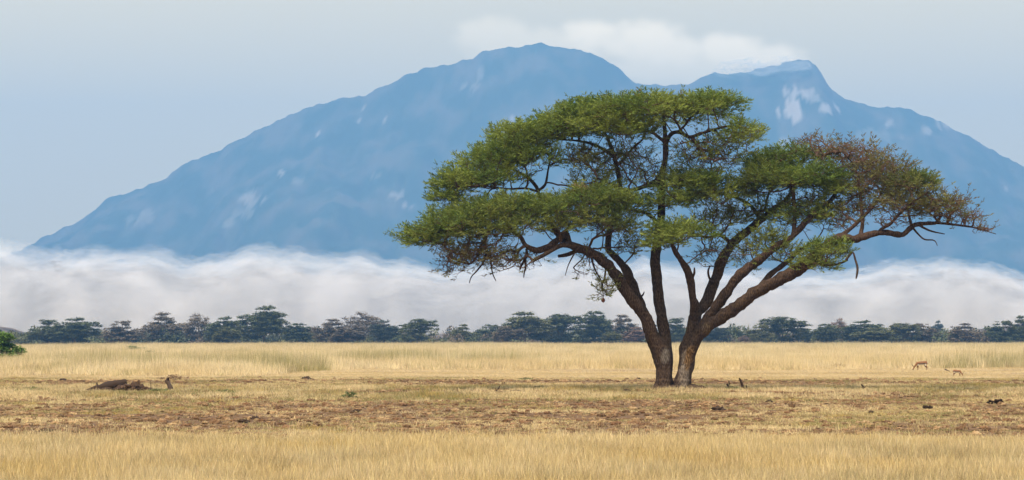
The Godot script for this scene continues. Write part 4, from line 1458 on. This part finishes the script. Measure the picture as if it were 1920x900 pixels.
	stick(br2, "stem", [V.call(-0.16, 0.02, 0, 0.025), V.call(0.0, 0.08, 0, 0.02), V.call(0.14, 0.17, 0, 0.01)], wood, dk)
	var br3 := thing("dead_stick", "grey pale stick lying in grass at the far right of the pale strip", "stick", on_ground(1774, 188.0))
	stick(br3, "shaft", [V.call(-0.12, 0.2, 0, 0.04), V.call(0.0, 0.14, 0, 0.04), V.call(0.22, 0.05, 0, 0.02)], wood, gr)

	# clods and dung
	var clods := [
		[457, 793, 0.13, "dark square clod on the bare soil at the lower left"], [480, 785, 0.14, "round brown clod right above the square clod"], [668, 771, 0.11, "black oval dung pat left of centre"], [575, 710, 0.2, "small dark mound on the edge of the pale strip"], [120, 712, 0.2, "small brown stump like mound at the far left"], [90, 811, 0.14, "low dark mound at the front edge of the bare soil"],
		[236, 824, 0.07, "small dark lump in the front grass at the left"], [1195, 711, 0.16, "small dark lump on the soil left of the trunk"], [1442, 756, 0.13, "brown torn clod below the upright stick"], [1472, 750, 0.08, "little black lump right of the torn clod"], [1550, 760, 0.09, "lone black lump in the right hand grass"], [1345, 769, 0.2, "dark hump of soil below the tree at the right"], [1632, 775, 0.09, "tiny black lump low at the right"], [1003, 728, 0.14, "dark patch of roots beside the fallen branch"], [1175, 733, 0.15, "brown tangled clod just left of the tree foot"], [590, 742, 0.12, "dark lump on the straw left of centre"],
	]
	var k := 0
	for c: Array in clods:
		var d: float = EYE * F / (c[1] - HORIZON + 2.0)
		var s: float = c[2] * 0.62
		var o := obj("earth_clod", lumps(740 + k, Vector3(s * 1.5, s * 0.75, s), 1.3, dk * 1.1).mesh(earth))
		o.position = on_ground(c[0], d) + Vector3(0, s * 0.25, 0)
		tag(o, c[3], "clod", "clods and dung on the ground")
		k += 1
	for dg in [[1742, 768, 4, "row of black dung balls on the bare soil at the right"], [1865, 760, 6, "heap of black dung balls near the right edge"]]:
		var d: float = EYE * F / (dg[1] - HORIZON)
		var o := thing("dung_heap", dg[3], "dung", on_ground(dg[0], d), "clods and dung on the ground")
		var r := dice(dg[0])
		for q in dg[2]:
			var m := obj("dung_ball", lumps(780 + q, Vector3(0.062, 0.05, 0.055) * rnd(r, 0.7, 1.3), 1.0, dk * 0.5).mesh(earth), o)
			m.position = Vector3((q - dg[2] * 0.5) * 0.07 + rnd(r, -0.03, 0.03), 0.04 + (0.06 if q % 2 and dg[2] > 4 else 0.0), rnd(r, -0.1, 0.1))

	# scattered crumbs of soil too many to count
	var rr := dice(77)
	var places: Array[Transform3D] = []
	var tints := PackedColorArray()
	while places.size() < 30000:
		var d := rnd(rr, 56.0, 156.0)
		var x := rnd(rr, -1, 1) * (0.178 * d + 5.0)
		if rr.randf() > bareness(x, -d) * 1.1 + 0.12 or rr.randf() > 0.2 + d / 150.0:
			continue
		var s := 0.018 + 0.085 * pow(rr.randf(), 3.0)
		places.append(turned(rr, Vector3(x, ground_h(x, -d) + s * 0.1, -d), s, rnd(rr, 0.35, 0.9)))
		tints.append(Color(0.15, 0.08, 0.042).lerp(Color(0.33, 0.22, 0.115), pow(rr.randf(), 1.6)) * rnd(rr, 0.6, 1.3))
	var cr := many("soil_crumbs", lumps(790, Vector3(1.3, 0.8, 1.0), 0.9, Color.WHITE).mesh(earth), places, tints)
	tag(cr, "crumbs of dark soil strewn over the bare ground", "soil")

	# green weeds
	bush("green_shrub", "bright green shrub cut by the left edge in the tall grass", "shrub", on_ground(-20, 240.0), 2.9, 3.15, Color(0.10, 0.17, 0.025), 15000, 0.17, 600)
	bush("green_weed", "patch of green weeds in the tall grass at the left", "weed", on_ground(253, 430.0), 2.2, 1.5, Color(0.12, 0.16, 0.05), 1400, 0.16, 601)
	bush("green_weed", "lower green weeds in front of the weed patch at the left", "weed", on_ground(282, 330.0), 1.4, 1.05, Color(0.13, 0.165, 0.055), 900, 0.12, 602)
	var wk := 603
	for wd in [[1548, 735, 0.55, 0.22, Color(0.12, 0.16, 0.085), "grey green cushion plant in the grass right of the tree"], [62, 738, 0.8, 0.28, Color(0.16, 0.18, 0.06), "low green weeds left of the fallen log"], [296, 738, 0.55, 0.25, Color(0.15, 0.18, 0.06), "green weeds at the foot of the stump"], [425, 740, 0.5, 0.22, Color(0.17, 0.19, 0.06), "sparse green weeds right of the stump"], [655, 747, 0.3, 0.34, Color(0.10, 0.14, 0.045), "single dark green weed left of centre"], [1015, 730, 0.25, 0.2, Color(0.11, 0.15, 0.045), "small green weed beside the fallen branch"], [1374, 734, 0.35, 0.2, Color(0.14, 0.16, 0.06), "green weed between the dark sticks"], [990, 714, 0.5, 0.14, Color(0.13, 0.17, 0.06), "thin green weed on the dark soil strip"], [1570, 692, 0.75, 0.5, Color(0.30, 0.19, 0.09), "rust brown dry bush on the pale strip right of the tree"], [330, 712, 0.9, 0.32, Color(0.27, 0.17, 0.10), "dry brown bush on the edge of the pale strip at the left"]]:
		var d: float = EYE * F / (wd[1] - HORIZON)
		bush("dry_bush" if wd[4].r > 0.25 else "green_weed", wd[5], "bush" if wd[4].r > 0.25 else "weed", on_ground(wd[0], d), wd[2], wd[3], wd[4], 420, 0.045 if d < 150.0 else 0.07, wk)
		wk += 1

	# the nest ball at the end of the hanging twig
	var nest := obj("hanging_nest", lumps(799, Vector3(0.075, 0.085, 0.075), 0.4, Color(0.15, 0.05, 0.03)).mesh(earth))
	nest.position = spot(1131, 563, TREE_D - 1.6)
	tag(nest, "small reddish ball nest hanging below the left limbs", "nest")
	var n2 := obj("stick_nest", lumps(798, Vector3(0.32, 0.22, 0.32), 1.1, Color(0.13, 0.09, 0.055)).mesh(wood))
	n2.position = spot(1087, 356, TREE_D - 1.2)
	tag(n2, "tan clump of a stick nest on top of the left green pads", "nest")


# ------------------------------------------------------------------
func _ready() -> void:
	wide = noise(11, 0.03, 2)
	patch = noise(12, 0.11, 4)
	bump = noise(13, 0.85, 3)
	fine = noise(14, 0.9, 4)
	lump = noise(15, 0.9, 3)

	var cam := Camera3D.new()
	cam.name = "camera"
	cam.position = Vector3(0, EYE, 0)
	cam.rotation = Vector3(atan((HORIZON - 450.0) / F), 0, 0)
	cam.fov = rad_to_deg(2.0 * atan(450.0 / F))
	cam.near = 0.5
	cam.far = 20000.0
	add_child(cam)
	cam.current = true

	var env := Environment.new()
	env.background_mode = Environment.BG_SKY
	var sm := ProceduralSkyMaterial.new()
	sm.sky_top_color = Color(0.315, 0.395, 0.49).linear_to_srgb()
	sm.sky_horizon_color = Color(0.425, 0.310, 0.105).linear_to_srgb()
	sm.sky_curve = 0.35
	sm.ground_bottom_color = Color(0.16, 0.12, 0.07).linear_to_srgb()
	sm.ground_horizon_color = Color(0.25, 0.19, 0.11).linear_to_srgb()
	sm.sky_cover = sky_cover()
	sm.sky_cover_modulate = Color(1, 1, 1, 0.21)
	sm.sky_energy_multiplier = 1.0
	sm.sun_angle_max = 1.0
	var sky := Sky.new()
	sky.sky_material = sm
	env.sky = sky
	env.tonemap_mode = Environment.TONE_MAPPER_LINEAR
	env.tonemap_exposure = 3.75
	env.sdfgi_enabled = true
	env.ssao_enabled = true
	env.ssil_enabled = true
	env.fog_enabled = true
	env.fog_density = 0.00016
	env.fog_light_color = Color(0.225, 0.515, 1.0).linear_to_srgb()
	var we := WorldEnvironment.new()
	we.name = "world_environment"
	we.environment = env
	add_child(we)

	var sun := DirectionalLight3D.new()
	sun.name = "sun"
	sun.light_color = Color(1.0, 0.93, 0.82)
	sun.light_energy = 0.5
	sun.light_angular_distance = 10.0
	sun.shadow_enabled = true
	add_child(sun)
	sun.rotation_degrees = Vector3(-58, -28, 0)

	make_ground()
	make_mountain()
	make_clouds()
	acacia()
	tree_line()
	make_grass()
	animals()
	debris()
